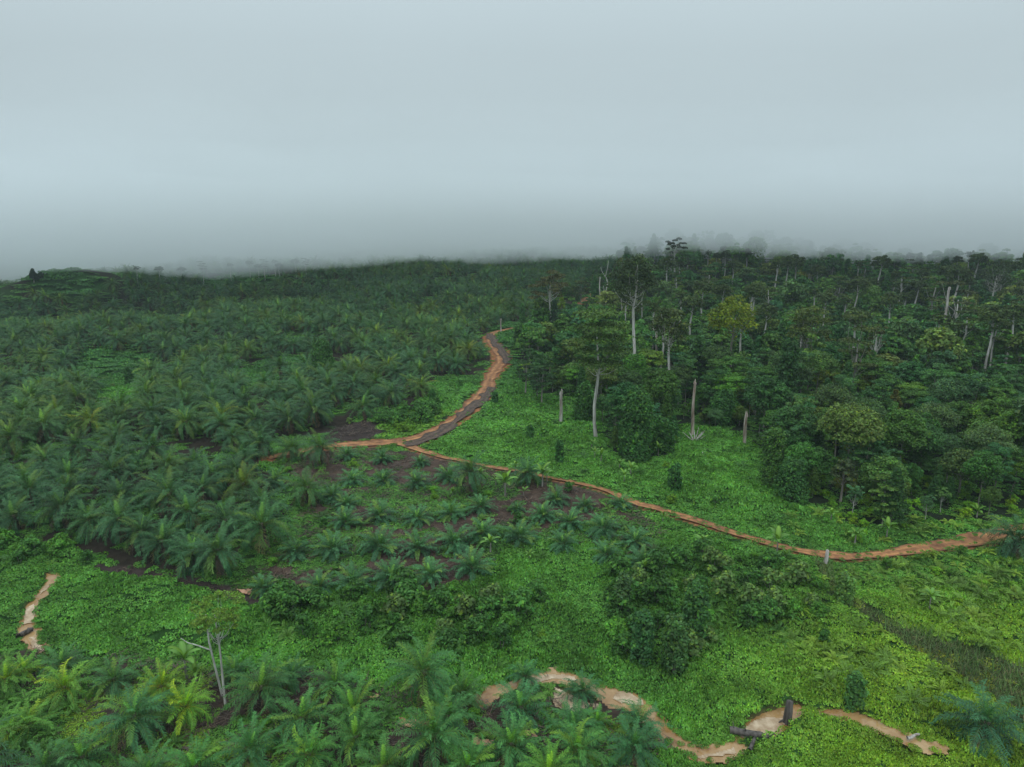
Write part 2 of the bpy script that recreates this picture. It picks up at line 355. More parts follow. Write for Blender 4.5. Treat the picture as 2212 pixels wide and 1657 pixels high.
def leaves(mb, P, Nn, size, cols, aspect=1.5):
    """diamond leaves at P facing Nn"""
    n = len(P); r = norm(rng.normal(size=(n, 3)))
    T = norm(np.cross(Nn, r)); B = np.cross(Nn, T)
    L = (size * aspect * 0.5)[:, None] * T; W = (size * 0.5)[:, None] * B; D = (size * 0.14)[:, None] * Nn
    V = np.stack([P - L - D, P + W, P + L - D, P - W], 1).reshape(-1, 3)
    Q = np.arange(4 * n).reshape(-1, 4)
    mb.add(V, Q, np.repeat(cols, 4, 0))
def leaf_cols(n, base, var=0.25, light=0.12, young=(1.5, 1.35, 0.7)):
    c = np.array(base)[None] * (1 + var * rng.normal(size=(n, 1)).clip(-1.6, 1.6))
    m = rng.random(n) < light
    c[m] *= np.array(young)
    c *= 1 + 0.08 * rng.normal(size=(n, 3)).clip(-2, 2)
    return c.clip(0.002, 0.9)
def puff(mb, c, r, n, size, base, flat=0.7, up=0.5, **kw):
    d = norm(rng.normal(size=(n, 3))); d[:, 2] = np.where(d[:, 2] < -0.25, -d[:, 2], d[:, 2])
    rr = (0.55 + 0.45 * rng.random(n) ** 0.5)[:, None]
    lump = 1 + 0.22 * np.sin(d[:, :1] * 5 + c[0]) * np.sin(d[:, 1:2] * 6 + c[1])
    P = np.asarray(c) + d * rr * lump * np.array([r, r, r * flat])
    Nn = norm(d + np.array([0, 0, up]) + 0.55 * rng.normal(size=(n, 3)))
    leaves(mb, P, Nn, size * (0.7 + 0.6 * rng.random(n)), leaf_cols(n, base, **kw))

# ------------------------------------------------------------------ object helpers
def tag(o, label=None, cat=None, group=None, kind=None):
    if label: o['label'] = label
    if cat: o['category'] = cat
    if group: o['group'] = group
    if kind: o['kind'] = kind
    return o
def link(o, parent=None):
    COL.objects.link(o)
    if parent is not None: o.parent = parent
    return o
def obj(name, me, parent=None, color=None):
    o = bpy.data.objects.new(name, me)
    if color is not None: o.color = (*color, 1)
    return link(o, parent)
def empty(name, loc, rz=0, s=1.0, tilt=0.0, ta=0.0):
    o = bpy.data.objects.new(name, None); o.empty_display_size = 0.5
    o.location = loc; o.rotation_euler = (tilt * math.cos(ta), tilt * math.sin(ta), rz)
    o.scale = (s, s, s) if np.isscalar(s) else s
    return link(o)
def hidden_source(name, me):
    return bpy.data.objects.new(name, me)       # never linked: only its shape is drawn, at the scattered points
def scatter(name, pts, rot, scl, tint, protos, idx=None):
    pts = np.asarray(pts, np.float32); n = len(pts)
    me = bpy.data.meshes.new(name); me.vertices.add(n); me.vertices.foreach_set('co', pts.ravel())
    def at(nm, ty, fld, arr):
        a = me.attributes.new(nm, ty, 'POINT'); a.data.foreach_set(fld, np.ascontiguousarray(arr).ravel())
    at('rot', 'FLOAT_VECTOR', 'vector', np.asarray(rot, np.float32))
    at('scl', 'FLOAT_VECTOR', 'vector', np.asarray(scl, np.float32))
    at('tint', 'FLOAT_VECTOR', 'vector', np.asarray(tint, np.float32) - 1)
    at('idx', 'INT', 'value', (rng.integers(0, len(protos), n) if idx is None else idx).astype(np.int32))
    o = obj(name, me)
    g = bpy.data.node_groups.new(name, 'GeometryNodeTree'); g.is_modifier = True
    g.interface.new_socket('Geometry', in_out='INPUT', socket_type='NodeSocketGeometry')
    g.interface.new_socket('Geometry', in_out='OUTPUT', socket_type='NodeSocketGeometry')
    gi = N(g, 'NodeGroupInput'); go = N(g, 'NodeGroupOutput')
    iop = N(g, 'GeometryNodeInstanceOnPoints'); jn = N(g, 'GeometryNodeJoinGeometry')
    for p in protos:
        oi = N(g, 'GeometryNodeObjectInfo'); oi.inputs['Object'].default_value = p; oi.inputs['As Instance'].default_value = True
        g.links.new(oi.outputs['Geometry'], jn.inputs[0])
    def na(nm, ty):
        k = N(g, 'GeometryNodeInputNamedAttribute', data_type=ty); k.inputs['Name'].default_value = nm
        return next(s for s in k.outputs if s.enabled and s.name == 'Attribute')
    g.links.new(gi.outputs[0], iop.inputs['Points']); g.links.new(jn.outputs[0], iop.inputs['Instance'])
    iop.inputs['Pick Instance'].default_value = True
    g.links.new(na('idx', 'INT'), iop.inputs['Instance Index'])
    g.links.new(na('rot', 'FLOAT_VECTOR'), iop.inputs['Rotation'])
    g.links.new(na('scl', 'FLOAT_VECTOR'), iop.inputs['Scale'])
    g.links.new(iop.outputs[0], go.inputs[0])
    md = o.modifiers.new('scatter', 'NODES'); md.node_group = g
    return o

# ------------------------------------------------------------------ ground
def mound(x, y):
    return 1.1 * (vnoise(x, y, 6.5, 1) - 0.5) + 0.75 * (vnoise(x, y, 2.6, 2) - 0.5)
def cover(x, y, z=None):
    """land cover at a point: 0 creeper, 1 palm block, 2 young palms, 3 lower palms, 4 forest, 5 thicket, 6 track, 7 bare soil, 8 road, 9 water, 10 far trees"""
    if z is None: z = H(x, y)
    u, v, d = proj(x, y, z)
    c = np.zeros(np.shape(u), int)
    c[inpoly(u, v, FOREST)] = 4
    c[inpoly(u, v, EDGE)] = 10
    pm = inpoly(u, v, PALM) & ~anyp(u, v, HOLES); c[pm] = 1
    ym = inpoly(u, v, YOUNG); c[ym] = 2
    c[inpoly(u, v, BOTTOM)] = 3
    c[anyp(u, v, THICKET)] = 5
    c[inpoly(u, v, TRACK)] = 6
    c[anyp(u, v, SOILS) | inpoly(u, v, SCREE)] = 7
    c[(v < 524) | ((v < 575) & (u < 240))] = 10
    rg = road_gap(x, y); c[rg < 0.25] = 8
    c[anyp(u, v, WATER + SAND_GLARE)] = 9
    return c, u, v, rg
def soil_green(x, y, c):
    """share of weeds on the bare-ish covers"""
    n = vnoise(x, y, 7.0, 5) * 0.6 + vnoise(x, y, 2.5, 6) * 0.4
    return n
def build_ground():
    ys = 22 * (1700 / 22) ** (np.linspace(0, 1, 640)); ss = np.linspace(-1.35, 1.35, 720)
    Y, S = np.meshgrid(ys, ss, indexing='ij'); X = S * (Y + 12)
    Z = H(X, Y)
    c, u, v, rg = cover(X.ravel(), Y.ravel(), Z.ravel())
    c = c.reshape(X.shape); rg = rg.reshape(X.shape)
    Zd = Z + np.where((c == 0) | (c == 5), mound(X, Y), 0.25 * mound(X, Y)) * sstep(0.2, 3.0, rg) * (c != 9)
    Zd -= 0.34 * (c == 9) + 0.06 * (rg < 0.6)
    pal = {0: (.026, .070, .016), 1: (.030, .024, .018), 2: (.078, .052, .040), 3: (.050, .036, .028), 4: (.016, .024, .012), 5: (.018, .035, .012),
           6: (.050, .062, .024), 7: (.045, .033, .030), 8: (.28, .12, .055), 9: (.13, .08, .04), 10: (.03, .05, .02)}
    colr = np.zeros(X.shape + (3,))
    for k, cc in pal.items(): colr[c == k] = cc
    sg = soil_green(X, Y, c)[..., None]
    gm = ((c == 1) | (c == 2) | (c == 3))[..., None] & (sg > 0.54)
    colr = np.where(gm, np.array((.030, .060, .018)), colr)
    ny, nx = X.shape
    V = np.stack([X, Y, Zd], -1).reshape(-1, 3)
    i = np.arange((ny - 1) * nx).reshape(ny - 1, nx)[:, :-1].ravel()
    Q = np.stack([i, i + 1, i + nx + 1, i + nx], 1)
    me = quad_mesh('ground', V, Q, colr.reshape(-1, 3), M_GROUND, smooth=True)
    o = obj('ground', me); o['kind'] = 'structure'
build_ground()
def drape(name, C, Nn, hw, mat, dz, wob=0.4, seed=0):
    k = 9; s = np.linspace(-1, 1, k)
    wl = 1 + wob * (vnoise(C[:, 0], C[:, 1], 3.0, seed) - 0.5) * 2; wr = 1 + wob * (vnoise(C[:, 0], C[:, 1], 3.0, seed + 3) - 0.5) * 2
    W = np.where(s[None] < 0, wl[:, None], wr[:, None]) * hw[:, None] * s[None]
    X = C[:, 0, None] + Nn[:, 0, None] * W; Y = C[:, 1, None] + Nn[:, 1, None] * W
    rut = -0.10 * np.exp(-((np.abs(s) - 0.45) / 0.16) ** 2)[None] * np.ones_like(X)
    Z = H(X, Y) + dz + rut + 0.10 * (vnoise(X, Y, 0.9, 9) - .5)
    V = np.stack([X, Y, Z], -1).reshape(-1, 3); n = len(C)
    i = (np.arange(n - 1)[:, None] * k + np.arange(k - 1)[None]).ravel()
    Q = np.stack([i, i + 1, i + k + 1, i + k], 1)
    tr_ = 0.74 + 0.5 * np.exp(-((np.abs(s) - 0.45) / 0.22) ** 2)[None] * (.7 + .6 * vnoise(X, Y, 4, 17)) - .22 * (np.abs(s) > .9)[None]
    cc = np.stack([tr_, tr_ * (1 - .10 * (1 - tr_)), tr_], -1).reshape(-1, 3)
    o = obj(name, quad_mesh(name, V, Q, cc, mat, smooth=True)); o['kind'] = 'structure'; return o
for k, (C, Nn, hw) in RIB.items():
    cc = [C[0]]                                     # even steps along the line
    seg = np.r_[0, np.cumsum(np.linalg.norm(np.diff(C, axis=0), axis=1))]; t = np.arange(0, seg[-1], 1.0)
    Ci = np.stack([np.interp(t, seg, C[:, 0]), np.interp(t, seg, C[:, 1])], 1); T = norm(np.gradient(Ci, axis=0))
    drape('dirt_road', Ci, np.stack([-T[:, 1], T[:, 0]], 1), np.interp(t, seg, hw) * (.70 if k == 'main' else .95), M_ROAD, 0.16 if k == 'main' else 0.19)
for k, (C, Nn, hw) in ARIB.items():
    seg = np.r_[0, np.cumsum(np.linalg.norm(np.diff(C, axis=0), axis=1))]; t = np.arange(0, seg[-1], 1.0)
    Ci = np.stack([np.interp(t, seg, C[:, 0]), np.interp(t, seg, C[:, 1])], 1); T = norm(np.gradient(Ci, axis=0))
    drape('road_verge', Ci, np.stack([-T[:, 1], T[:, 0]], 1), np.interp(t, seg, hw), M_ASH, 0.30, 0.7, 4)
def sheet(name, poly, mat, dz, step=0.14, grow=0):
    """a sheet with a ragged edge inside an outline, laid on the smooth terrain"""
    P = np.array([G(u, v)[:2] for u, v in poly]); lo = P.min(0) - 1; hi = P.max(0) + 1
    xs = np.arange(lo[0], hi[0], step); ysq = np.arange(lo[1], hi[1], step)
    X, Y = np.meshgrid(xs, ysq, indexing='ij'); Z = H(X, Y)
    Xw = X + .9 * (vnoise(X, Y, 1.7, 11) - .5) + .3 * (vnoise(X, Y, .5, 14) - .5); Yw = Y + .9 * (vnoise(X, Y, 1.7, 12) - .5) + .3 * (vnoise(X, Y, .5, 15) - .5)
    u, v, _ = proj(Xw, Yw, Z); inside = inpoly(u, v, poly)
    if grow:
        for dx, dy in ((grow, 0), (-grow, 0), (0, grow), (0, -grow)):
            uu, vv, _ = proj(Xw + dx, Yw + dy, Z); inside |= inpoly(uu, vv, poly)
    nx, ny = X.shape
    fi = inside[:-1, :-1] & inside[1:, :-1] & inside[1:, 1:] & inside[:-1, 1:]
    ii, jj = np.nonzero(fi)
    if not len(ii): return
    q = np.stack([ii * ny + jj, (ii + 1) * ny + jj, (ii + 1) * ny + jj + 1, ii * ny + jj + 1], 1)
    us, inv = np.unique(q, return_inverse=True)
    V = np.stack([X, Y, Z + dz + (0.09 * (vnoise(X, Y, 1.1, 13) - .5) if name == 'sand' else 0 * X)], -1).reshape(-1, 3)[us]
    o = obj(name, quad_mesh(name, V, inv.reshape(-1, 4), None, mat, smooth=True)); o['kind'] = 'structure'
for p in WATER: sheet('stream_water', p, M_WATER, -0.10, grow=.55)
for p in SAND_GLARE: sheet('sand', p, M_SAND_GLARE, -0.055)  # sand patches, plus one pale sheet that paints water glare on the left pool
for p in CLAY: sheet('clay_ground', p, M_CLAY, 0.20)

# ------------------------------------------------------------------ plant shapes
GA = 2.399963
def frond(mb, base, az, e0, L, droop, nl, ll, lw, col, rc, two=True, plume=0.45, keep=1.0):
    s = np.linspace(0, 1, 9); e = e0 - droop * s ** 1.25
    hx = np.cos(e); hz = np.sin(e); ds = L / 8
    px = np.r_[0, np.cumsum((hx[:-1] + hx[1:]) / 2 * ds)]; pz = np.r_[0, np.cumsum((hz[:-1] + hz[1:]) / 2 * ds)]
    tw = 0.25 * rng.normal() * s ** 2
    D = np.stack([np.cos(az + tw), np.sin(az + tw)], 1)
    P = np.stack([base[0] + px * D[:, 0], base[1] + px * D[:, 1], base[2] + pz], 1)
    tube(mb, P[::2], np.linspace(0.045, 0.012, 5) * L / 4, 3, rc, cap=False)
    t = np.linspace(0.14, 1.0, nl); t = np.repeat(t, 2); side = np.tile([-1.0, 1.0], nl)
    k = rng.random(len(t)) < keep; t = t[k]; side = side[k]; n = len(t)
    C = np.stack([np.interp(t, s, P[:, i]) for i in range(3)], 1); et = np.interp(t, s, e)
    Tn = np.stack([np.cos(et) * math.cos(az), np.cos(et) * math.sin(az), np.sin(et)], 1)
    Sd = np.array([-math.sin(az), math.cos(az), 0.0])[None] * side[:, None]
    Up = np.cross(Tn, np.cross(np.array([0, 0, 1.0]), Tn) + 1e-6)
    Up = norm(np.stack([-np.sin(et) * math.cos(az), -np.sin(et) * math.sin(az), np.cos(et)], 1))
    fw = 0.45 + 0.6 * t; pl = plume * rng.normal(size=n) + 0.12
    Dv = norm(Sd + Tn * fw[:, None] + Up * pl[:, None])
    ln = ll * (np.sin(np.pi * (0.12 + 0.80 * t)) ** 0.6) * (0.85 + 0.3 * rng.random(n))
    Wd = norm(np.cross(Dv, Up)) * (lw * 0.5)
    m1 = C + Dv * (ln * 0.5)[:, None]
    D2 = norm(Dv + np.array([0, 0, -0.75]) * (0.7 + 0.5 * rng.random((n, 1))))
    e1 = m1 + D2 * (ln * 0.5)[:, None]
    cc = np.array(col)[None] * (1 + 0.16 * rng.normal(size=(n, 1)).clip(-2, 2)); cc = np.clip(cc * (0.9 + 0.25 * t[:, None]), .002, .9)
    if two:
        V = np.stack([C - Wd * .5, C + Wd * .5, m1 + Wd, m1 - Wd, e1 + Wd * .25, e1 - Wd * .25], 1).reshape(-1, 3)
        b = np.arange(n)[:, None] * 6
        Q = np.concatenate([b + [0, 1, 2, 3], b + [3, 2, 4, 5]]); mb.add(V, Q, np.repeat(cc, 6, 0))
    else:
        V = np.stack([C, m1 + Wd, e1, m1 - Wd], 1).reshape(-1, 3)
        mb.add(V, np.arange(4 * n).reshape(-1, 4), np.repeat(cc, 4, 0))
PG = (0.034, 0.122, 0.050)
def palm_shape(seed, h, L, nfr, nl, lw, dry=6, two=True, open_=1.0, e_hi=82, young=False):
    """h trunk height, L frond length; returns trunk, crown, dry fronds, new frond meshes"""
    global rng
    keep = rng; rng = np.random.default_rng(seed)
    crown, dryb, new, tr = MB(), MB(), MB(), MB()
    top = np.array([0, 0, h])
    for i in range(nfr):
        t = (i + 0.5) / nfr
        e0 = R(e_hi - (e_hi + (14 if not young else 8) * open_) * t ** 0.85 + 5 * rng.normal())
        dr = R(56 + 50 * t + 10 * rng.normal())
        if young: dr *= 0.8
        l = L * (0.72 + 0.33 * math.sin(math.pi * (0.15 + 0.7 * t))) * (0.92 + 0.16 * rng.random())
        g = np.array(PG) * (1.25 - 0.35 * t) * np.array([1 + .25 * (1 - t), 1, 1 - .25 * (1 - t)]) * (0.9 + 0.25 * rng.random())
        if rng.random() < 0.10: g = g * np.array([2.2, 1.35, .6])
        az = i * GA + 0.25 * rng.normal()
        o = top + np.array([math.cos(az), math.sin(az), 0]) * 0.18
        frond(crown, o, az, e0, l, dr, nl, L * (.19 if young else .155), lw, g, (.11, .16, .05), two)
    for i in range(dry):
        az = i * GA * 1.7 + 0.4 * rng.normal()
        g = np.array([(0.12, .085, .045), (.16, .15, .05), (.085, .065, .05)][rng.integers(3)])
        frond(dryb, top + np.array([math.cos(az), math.sin(az), -0.6]) * 0.25, az, R(-12 - 25 * rng.random()), L * 0.78, R(60), max(8, nl // 2), L * .16, lw * 1.2, g, (.09, .07, .04), two, 0.6, .8)
    for i in range(2):
        frond(new, top, rng.random() * 6.28, R(84 - 5 * i), L * (0.62 if i == 0 else .5), R(16), max(8, int(nl * .7)), L * 0.10, lw, (.15, .33, .06), (.2, .3, .07), two, .15)
    hh = np.linspace(-0.6, h + 0.25, 9)
    rr = (0.34 + 0.07 * np.sin(np.arange(9) * 2.4)) * np.r_[1.25, np.ones(7), .9] * (0.8 if young else 1)
    tube(tr, np.stack([0.06 * np.sin(hh), 0.05 * np.cos(hh * 1.3), hh], 1), rr, 9, (1, 1, 1), 0.3)
    for i in range(int(8 + 7 * h)):      # old leaf bases
        a = i * GA; z = (i / (8 + 7 * h)) * h
        p0 = np.array([math.cos(a) * .28, math.sin(a) * .28, z]); d = np.array([math.cos(a), math.sin(a), 1.3])
        tube(tr, [p0, p0 + d * .16, p0 + d * .30], [.10, .08, .03], 4, (1, 1, 1), 0)
    out = dict(trunk=tr.mesh('palm_trunk', M_PTRUNK), crown=crown.mesh('palm_crown', M_PALM), new_frond=new.mesh('palm_new_frond', M_PALM))
    if dry: out['dry_fronds'] = dryb.mesh('palm_dry_fronds', M_PALM)
    rng = keep
    return out
BIG = [palm_shape(100 + i, [3.0, 3.6, 4.2, 2.6][i], 4.9, 38 + 2 * i, 30, .075, 8) for i in range(4)]
MID = [palm_shape(200 + i, 1.4 + .3 * i, 4.4, 35, 30, .075, 6, open_=.9) for i in range(3)]
YNG = [palm_shape(300 + i, 0.75, 3.1, 36 + 2 * i, 24, .085, 3, e_hi=86, young=True) for i in range(4)]

def set_palm(P, kit, label, group, s=1.0, color=(1, 1, 1), name='oil_palm'):
    t = empty(name, (P[0], P[1], P[2] - .05), rng.random() * 6.28, s, R(3) * rng.normal(), rng.random() * 6)
    tag(t, label, 'palm', group)
    for part, me in kit.items():
        o = obj(part, me, t)
        if part == 'crown' or part == 'new_frond': o.color = (*color, 1)
    return t
ORD = ['first', 'second', 'third', 'fourth', 'fifth', 'sixth', 'seventh', 'eighth', 'ninth', 'tenth', 'eleventh', 'twelfth', 'thirteenth']
placed_palms = []          # (x, y, spacing radius)

# ---- young palms on the terraces below the road, row by row (crown centres read off the photograph)
O2 = (737.6, 810.0)
ROWS = [
 ('top row below the road', [(35, 475, .95), (265, 500, .95), (512, 520, .8), (1810, 790, .8)]),
 ('second row below the road', [(65, 640, 1.0), (275, 640, 1.0), (490, 655, 1.05), (695, 620, 1.1), (1390, 765, 1.0), (1575, 800, .8)]),
 ('terrace row beside the bananas', [(-60, 745, .95), (35, 790, .9), (900, 815, 1.05), (1140, 822, .6), (1300, 865, 1.0)]),
 ('middle terrace row', [(25, 905, 1.0), (250, 870, 1.1), (490, 885, 1.0), (712, 860, 1.0), (1480, 915, 1.05), (1690, 955, 1.1)]),
 ('second lowest terrace row', [(-300, 1100, .9), (-60, 1085, 1.1), (250, 1070, 1.25), (500, 1080, 1.15), (735, 1050, 1.25), (905, 985, 1.1), (1162, 1005, 1.1), (1430, 1050, .95), (1900, 1035, 1.0)]),
 ('lowest terrace row', [(-500, 1335, .85), (-150, 1330, .95), (75, 1295, 1.05), (318, 1275, 1.15), (572, 1250, 1.0), (850, 1205, 1.15), (1712, 1120, .95), (1952, 1175, 1.0)])]
k = 0
for rowname, row in ROWS:
    for j, (a, b, s) in enumerate(row):
        P = G(O2[0] + .3337 * a, O2[1] + .3337 * (b + 45), 0.6)
        lab = f'young bushy oil palm, {ORD[j]} from the left in the {rowname}'
        g = 0.9 + 0.2 * rng.random()
        set_palm(P, YNG[k % 4], lab, 'young oil palms on the terraces', s * .83, (1.35 * g, 1.3 * g, 1.35 * g)); k += 1
        placed_palms.append((P[0], P[1], 3.6))
# ---- bigger single palms of the middle ground
SINGLE = [
 ((O2[0] + .3337 * 840, O2[1] + .3337 * 760), 1.0, 'BIG', 'large dark oil palm above the young rows beside the banana clump', (1, 1, 1)),
 ((O2[0] + .3337 * 1205, O2[1] + .3337 * 700), .85, 'BIG', 'dark oil palm between the two banana clumps near the dirt road', (.9, .95, .95)),
 ((.3337 * 2000, 810 + .3337 * 830), 1.0, 'BIG', 'oil palm with a bare standing trunk at the edge of the mature block', (1.2, 1.1, .8)),
 ((.3337 * 1780, 810 + .3337 * 740), .8, 'MID', 'smaller oil palm next to the bare trunked palm at the block edge', (1, 1, 1)),
 ((.3337 * 2075, 810 + .3337 * 590), 1.0, 'BIG', 'oil palm with brown drooping skirt just below the orange track', (1, 1, .9)),
 ((.3337 * 1895, 810 + .3337 * 545), .95, 'BIG', 'oil palm with yellow fronds in front of the orange track patch', (1.2, 1.1, .8)),
 ((.3337 * 1690, 810 + .3337 * 530), 1.0, 'BIG', 'oil palm standing at the left end of the orange track patch', (1, 1, 1)),
 ((.3337 * 1710, 810 + .3337 * 1130), 1.15, 'BIG', 'large oil palm with wide low fronds at the lower right corner of the mature block', (1.1, 1.1, .9)),
 ((.3337 * 1430, 810 + .3337 * 1300), 1.0, 'BIG', 'front oil palm of the mature block, fronds fanned over dark soil', (1, 1, 1)),
 ((.3337 * 1250, 810 + .3337 * 1250), .95, 'BIG', 'oil palm just behind the front palm of the mature block', (1, 1, 1)),
 ((.3337 * 1060, 810 + .3337 * 1180), .9, 'BIG', 'third oil palm from the front corner along the block edge above the creeper field', (1, 1, 1)),
 ((.3337 * 930, 810 + .3337 * 1140), .9, 'BIG', 'fourth oil palm from the front corner along the block edge above the creeper field', (1, 1, 1)),
 ((.3337 * 780, 810 + .3337 * 1090), 1.0, 'BIG', 'fifth oil palm from the front corner along the block edge above the creeper field', (1, 1, 1)),
 ((.3337 * 600, 810 + .3337 * 1040), 1.0, 'BIG', 'tall oil palm with long hanging fronds above the stream bushes', (1.1, 1.1, .9)),
 ((.3337 * 1470, 810 + .3337 * 1050), 1.0, 'BIG', 'oil palm behind the large corner palm of the mature block', (1, 1, 1)),
 ((.3337 * 1240, 810 + .3337 * 1010), .95, 'BIG', 'oil palm in the second line above the front block edge', (1, 1, 1)),
 ((.3337 * 1010, 810 + .3337 * 600), 1.05, 'BIG', 'wide star shaped dark oil palm in the middle of the mature block', (.9, .95, .95)),
 ((.3337 * 450, 810 + .3337 * 740), 1.1, 'BIG', 'tall wide oil palm towards the left part of the mature block', (.9, .95, .9)),
 ((737.6 + .3337 * 150, 486 + .3337 * 1250), 1.0, 'BIG', 'oil palm with hanging brown fronds over bare soil beside the bright bushes', (1.15, 1.1, .85)),
 ((737.6 + .3337 * 335, 486 + .3337 * 1170), 1.0, 'BIG', 'oil palm behind the bright bushes at the road corner', (1, 1, 1)),
 ((737.6 + .3337 * 625, 486 + .3337 * 960), 1.05, 'BIG', 'tall oil palm with clear trunk beside the small creeper plot', (.9, .95, .95)),
 ((737.6 + .3337 * 750, 486 + .3337 * 960), 1.1, 'BIG', 'tall oil palm nearest to the road bend with clear trunk', (.95, 1, 1)),
 ((737.6 + .3337 * 890, 486 + .3337 * 860), 1.0, 'BIG', 'oil palm leaning over the left side of the road bend', (1, 1, 1)),
 ((737.6 + .3337 * 900, 486 + .3337 * 690), .9, 'BIG', 'oil palm with yellow dry fronds above the road bend', (1.5, 1.2, .7)),
 ((737.6 + .3337 * 1250, 486 + .3337 * 640), .95, 'BIG', 'lone oil palm on the grassy strip beyond the road bend', (1, 1, 1)),
 ((2190, 1200), 1.15, 'BIG', 'big oil palm with grey dead fronds at the orange road end by the frame edge', (.95, .95, .95)),
 ((2128, 1600), 1.1, 'MID', 'blue green oil palm at the foot of the fern slope near the bottom right corner', (.9, 1, 1.2)),
]
for (u, v), s, kit, lab, c in SINGLE:
    P = G(u, v); set_palm(P, (BIG if kit == 'BIG' else MID)[k % (4 if kit == 'BIG' else 3)], lab, None, s * .88, c); k += 1
    placed_palms.append((P[0], P[1], 5.0))
# ---- palms along the bottom (crown centres)
B4, B5 = (0, 1104.3), (737.6, 1104.3)
FG = [
 (B4, 40, 1070, .9, (1.5, 1.2, .6), 'yellowish oil palm at the left border below the stream end'),
 (B4, 150, 985, .8, (1.5, 1.25, .6), 'yellow green oil palm next to the pale sandy stream pool'),
 (B4, 400, 960, .9, (1, 1, 1), 'dark green oil palm just below the big creeper field near the stream'),
 (B4, 430, 1130, 1.1, (1.7, 1.3, .6), 'large yellow green oil palm with feathery upright fronds below the stream pool'),
 (B4, 730, 1050, 1.0, (1, 1, 1), 'green oil palm between two yellowish ones left of the banana plant'),
 (B4, 1050, 1110, 1.0, (2.0, 1.35, .5), 'yellowed oil palm left of the twin trunk tree'),
 (B4, 1190, 1250, 1.05, (1.8, 1.4, .5), 'brightest yellow oil palm with orange tipped low fronds'),
 (B4, 190, 1350, 1.0, (1.4, 1.2, .7), 'light green oil palm beside the patch of yellow undergrowth'),
 (B4, 60, 1400, .9, (1.3, 1.15, .7), 'green oil palm at the lower left border'),
 (B4, 880, 1400, 1.15, (.85, 1, 1.1), 'dark blue green oil palm with a wide star of fronds'),
 (B4, 530, 1560, 1.0, (1.1, 1.2, 1), 'oil palm at the bottom below the yellow undergrowth'),
 (B4, 290, 1640, .95, (.9, .95, .9), 'dark oil palm in the lower left corner'),
 (B4, 1700, 1190, 1.15, (1.0, 1, .8), 'large oil palm right of the twin trunk tree with drooping fronds'),
 (B4, 1510, 990, .8, (1, 1, 1), 'small dark oil palm behind the twin trunk tree'),
 (B4, 1880, 1030, .8, (.8, .9, 1), 'dusky oil palm at the lower edge of the creeper field'),
 (B4, 1950, 1340, 1.1, (1, 1.05, .9), 'dense oil palm in the middle of the lower palm belt'),
 (B4, 2170, 1090, 1.05, (.95, 1.05, .8), 'tall green oil palm right where the stream disappears'),
 (B4, 1620, 1530, 1.05, (.9, 1.05, 1), 'oil palm at the bottom with steep upright fronds'),
 (B4, 2000, 1570, 1.0, (1.15, 1.25, .7), 'oil palm with a bright yellow spear leaf at the bottom border'),
 (B4, 1270, 1610, 1.0, (1, 1.2, .9), 'oil palm at the bottom with bright green centre'),
 (B4, 960, 1680, 1.0, (.9, 1, .9), 'oil palm cut by the bottom border below the star shaped palm'),
 (B5, 80, 1270, 1.05, (1.1, 1.15, .7), 'bushy oil palm above a patch of green weeds near the clay ground'),
 (B5, 540, 1150, 1.2, (.95, 1, .9), 'wide oil palm with pale drooping leaflets beside the brown stream'),
 (B5, 790, 1140, .9, (1.1, 1.05, .8), 'oil palm leaning towards the brown stream'),
 (B5, 1190, 1030, .72, (.8, .95, 1.1), 'small dark oil palm on the near bank above the stream bend'),
 (B5, 1165, 1240, 1.11, (.85, 1, 1.15), 'large oil palm enclosed by the stream bend, with a bright curled leaf'),
 (B5, 1565, 1120, .8, (.75, .9, 1.05), 'dark oil palm on the sand inside the stream bend'),
 (B5, 690, 1320, 1.05, (.9, 1, .9), 'oil palm in front of the reddish clay ground'),
 (B5, 600, 1500, 1.15, (1, 1.1, .9), 'oil palm with a dense round head below the clay ground'),
 (B5, 90, 1440, 1.0, (1.0, 1, .7), 'oil palm with brown hanging fronds near the bottom'),
 (B5, 270, 1640, 1.0, (1.1, 1.1, .8), 'oil palm at the bottom border below the weeds'),
 (B5, 1090, 1480, 1.1, (1.0, 1.1, .9), 'oil palm with a yellow spear leaf beside the orange clay'),
 (B5, 1510, 1375, .95, (.9, 1.05, 1.1), 'oil palm below the pale sand bank'),
 (B5, 1650, 1310, .6, (1.1, 1.25, .8), 'small bright oil palm at the edge of the pale sand bank'),
 (B5, 1930, 1330, .95, (.75, .9, 1.05), 'dark oil palm standing beside the wet brown sand'),
 (B5, 1900, 1490, 1.0, (.75, .9, 1), 'dark oil palm nearest to the narrow stream at the bottom'),
 (B5, 1540, 1540, 1.05, (1.15, 1.2, .8), 'oil palm with yellowing side fronds near the bottom centre'),
 (B5, 830, 1620, 1.0, (1, 1.15, .8), 'oil palm with a bright fresh leaf at the bottom border'),
 (B5, 1330, 1660, .95, (1.3, 1.2, .6), 'yellow tipped oil palm cut by the bottom border'),
]
for o_, a, b, s, c, lab in FG:
    P = G(o_[0] + .3337 * a, o_[1] + .3337 * (b + 28), 1.2)
    set_palm(P, MID[k % 3] if s < 1.12 else BIG[(k + 3) % 4], lab, 'oil palms of the lower belt', s * .68, tuple(np.array(c) * (np.array([1.75, 1.7, 1.2]) if c[0] > 1.25 else np.array([1.35, 1.3, 1.1])))); k += 1
    placed_palms.append((P[0], P[1], 4.6))
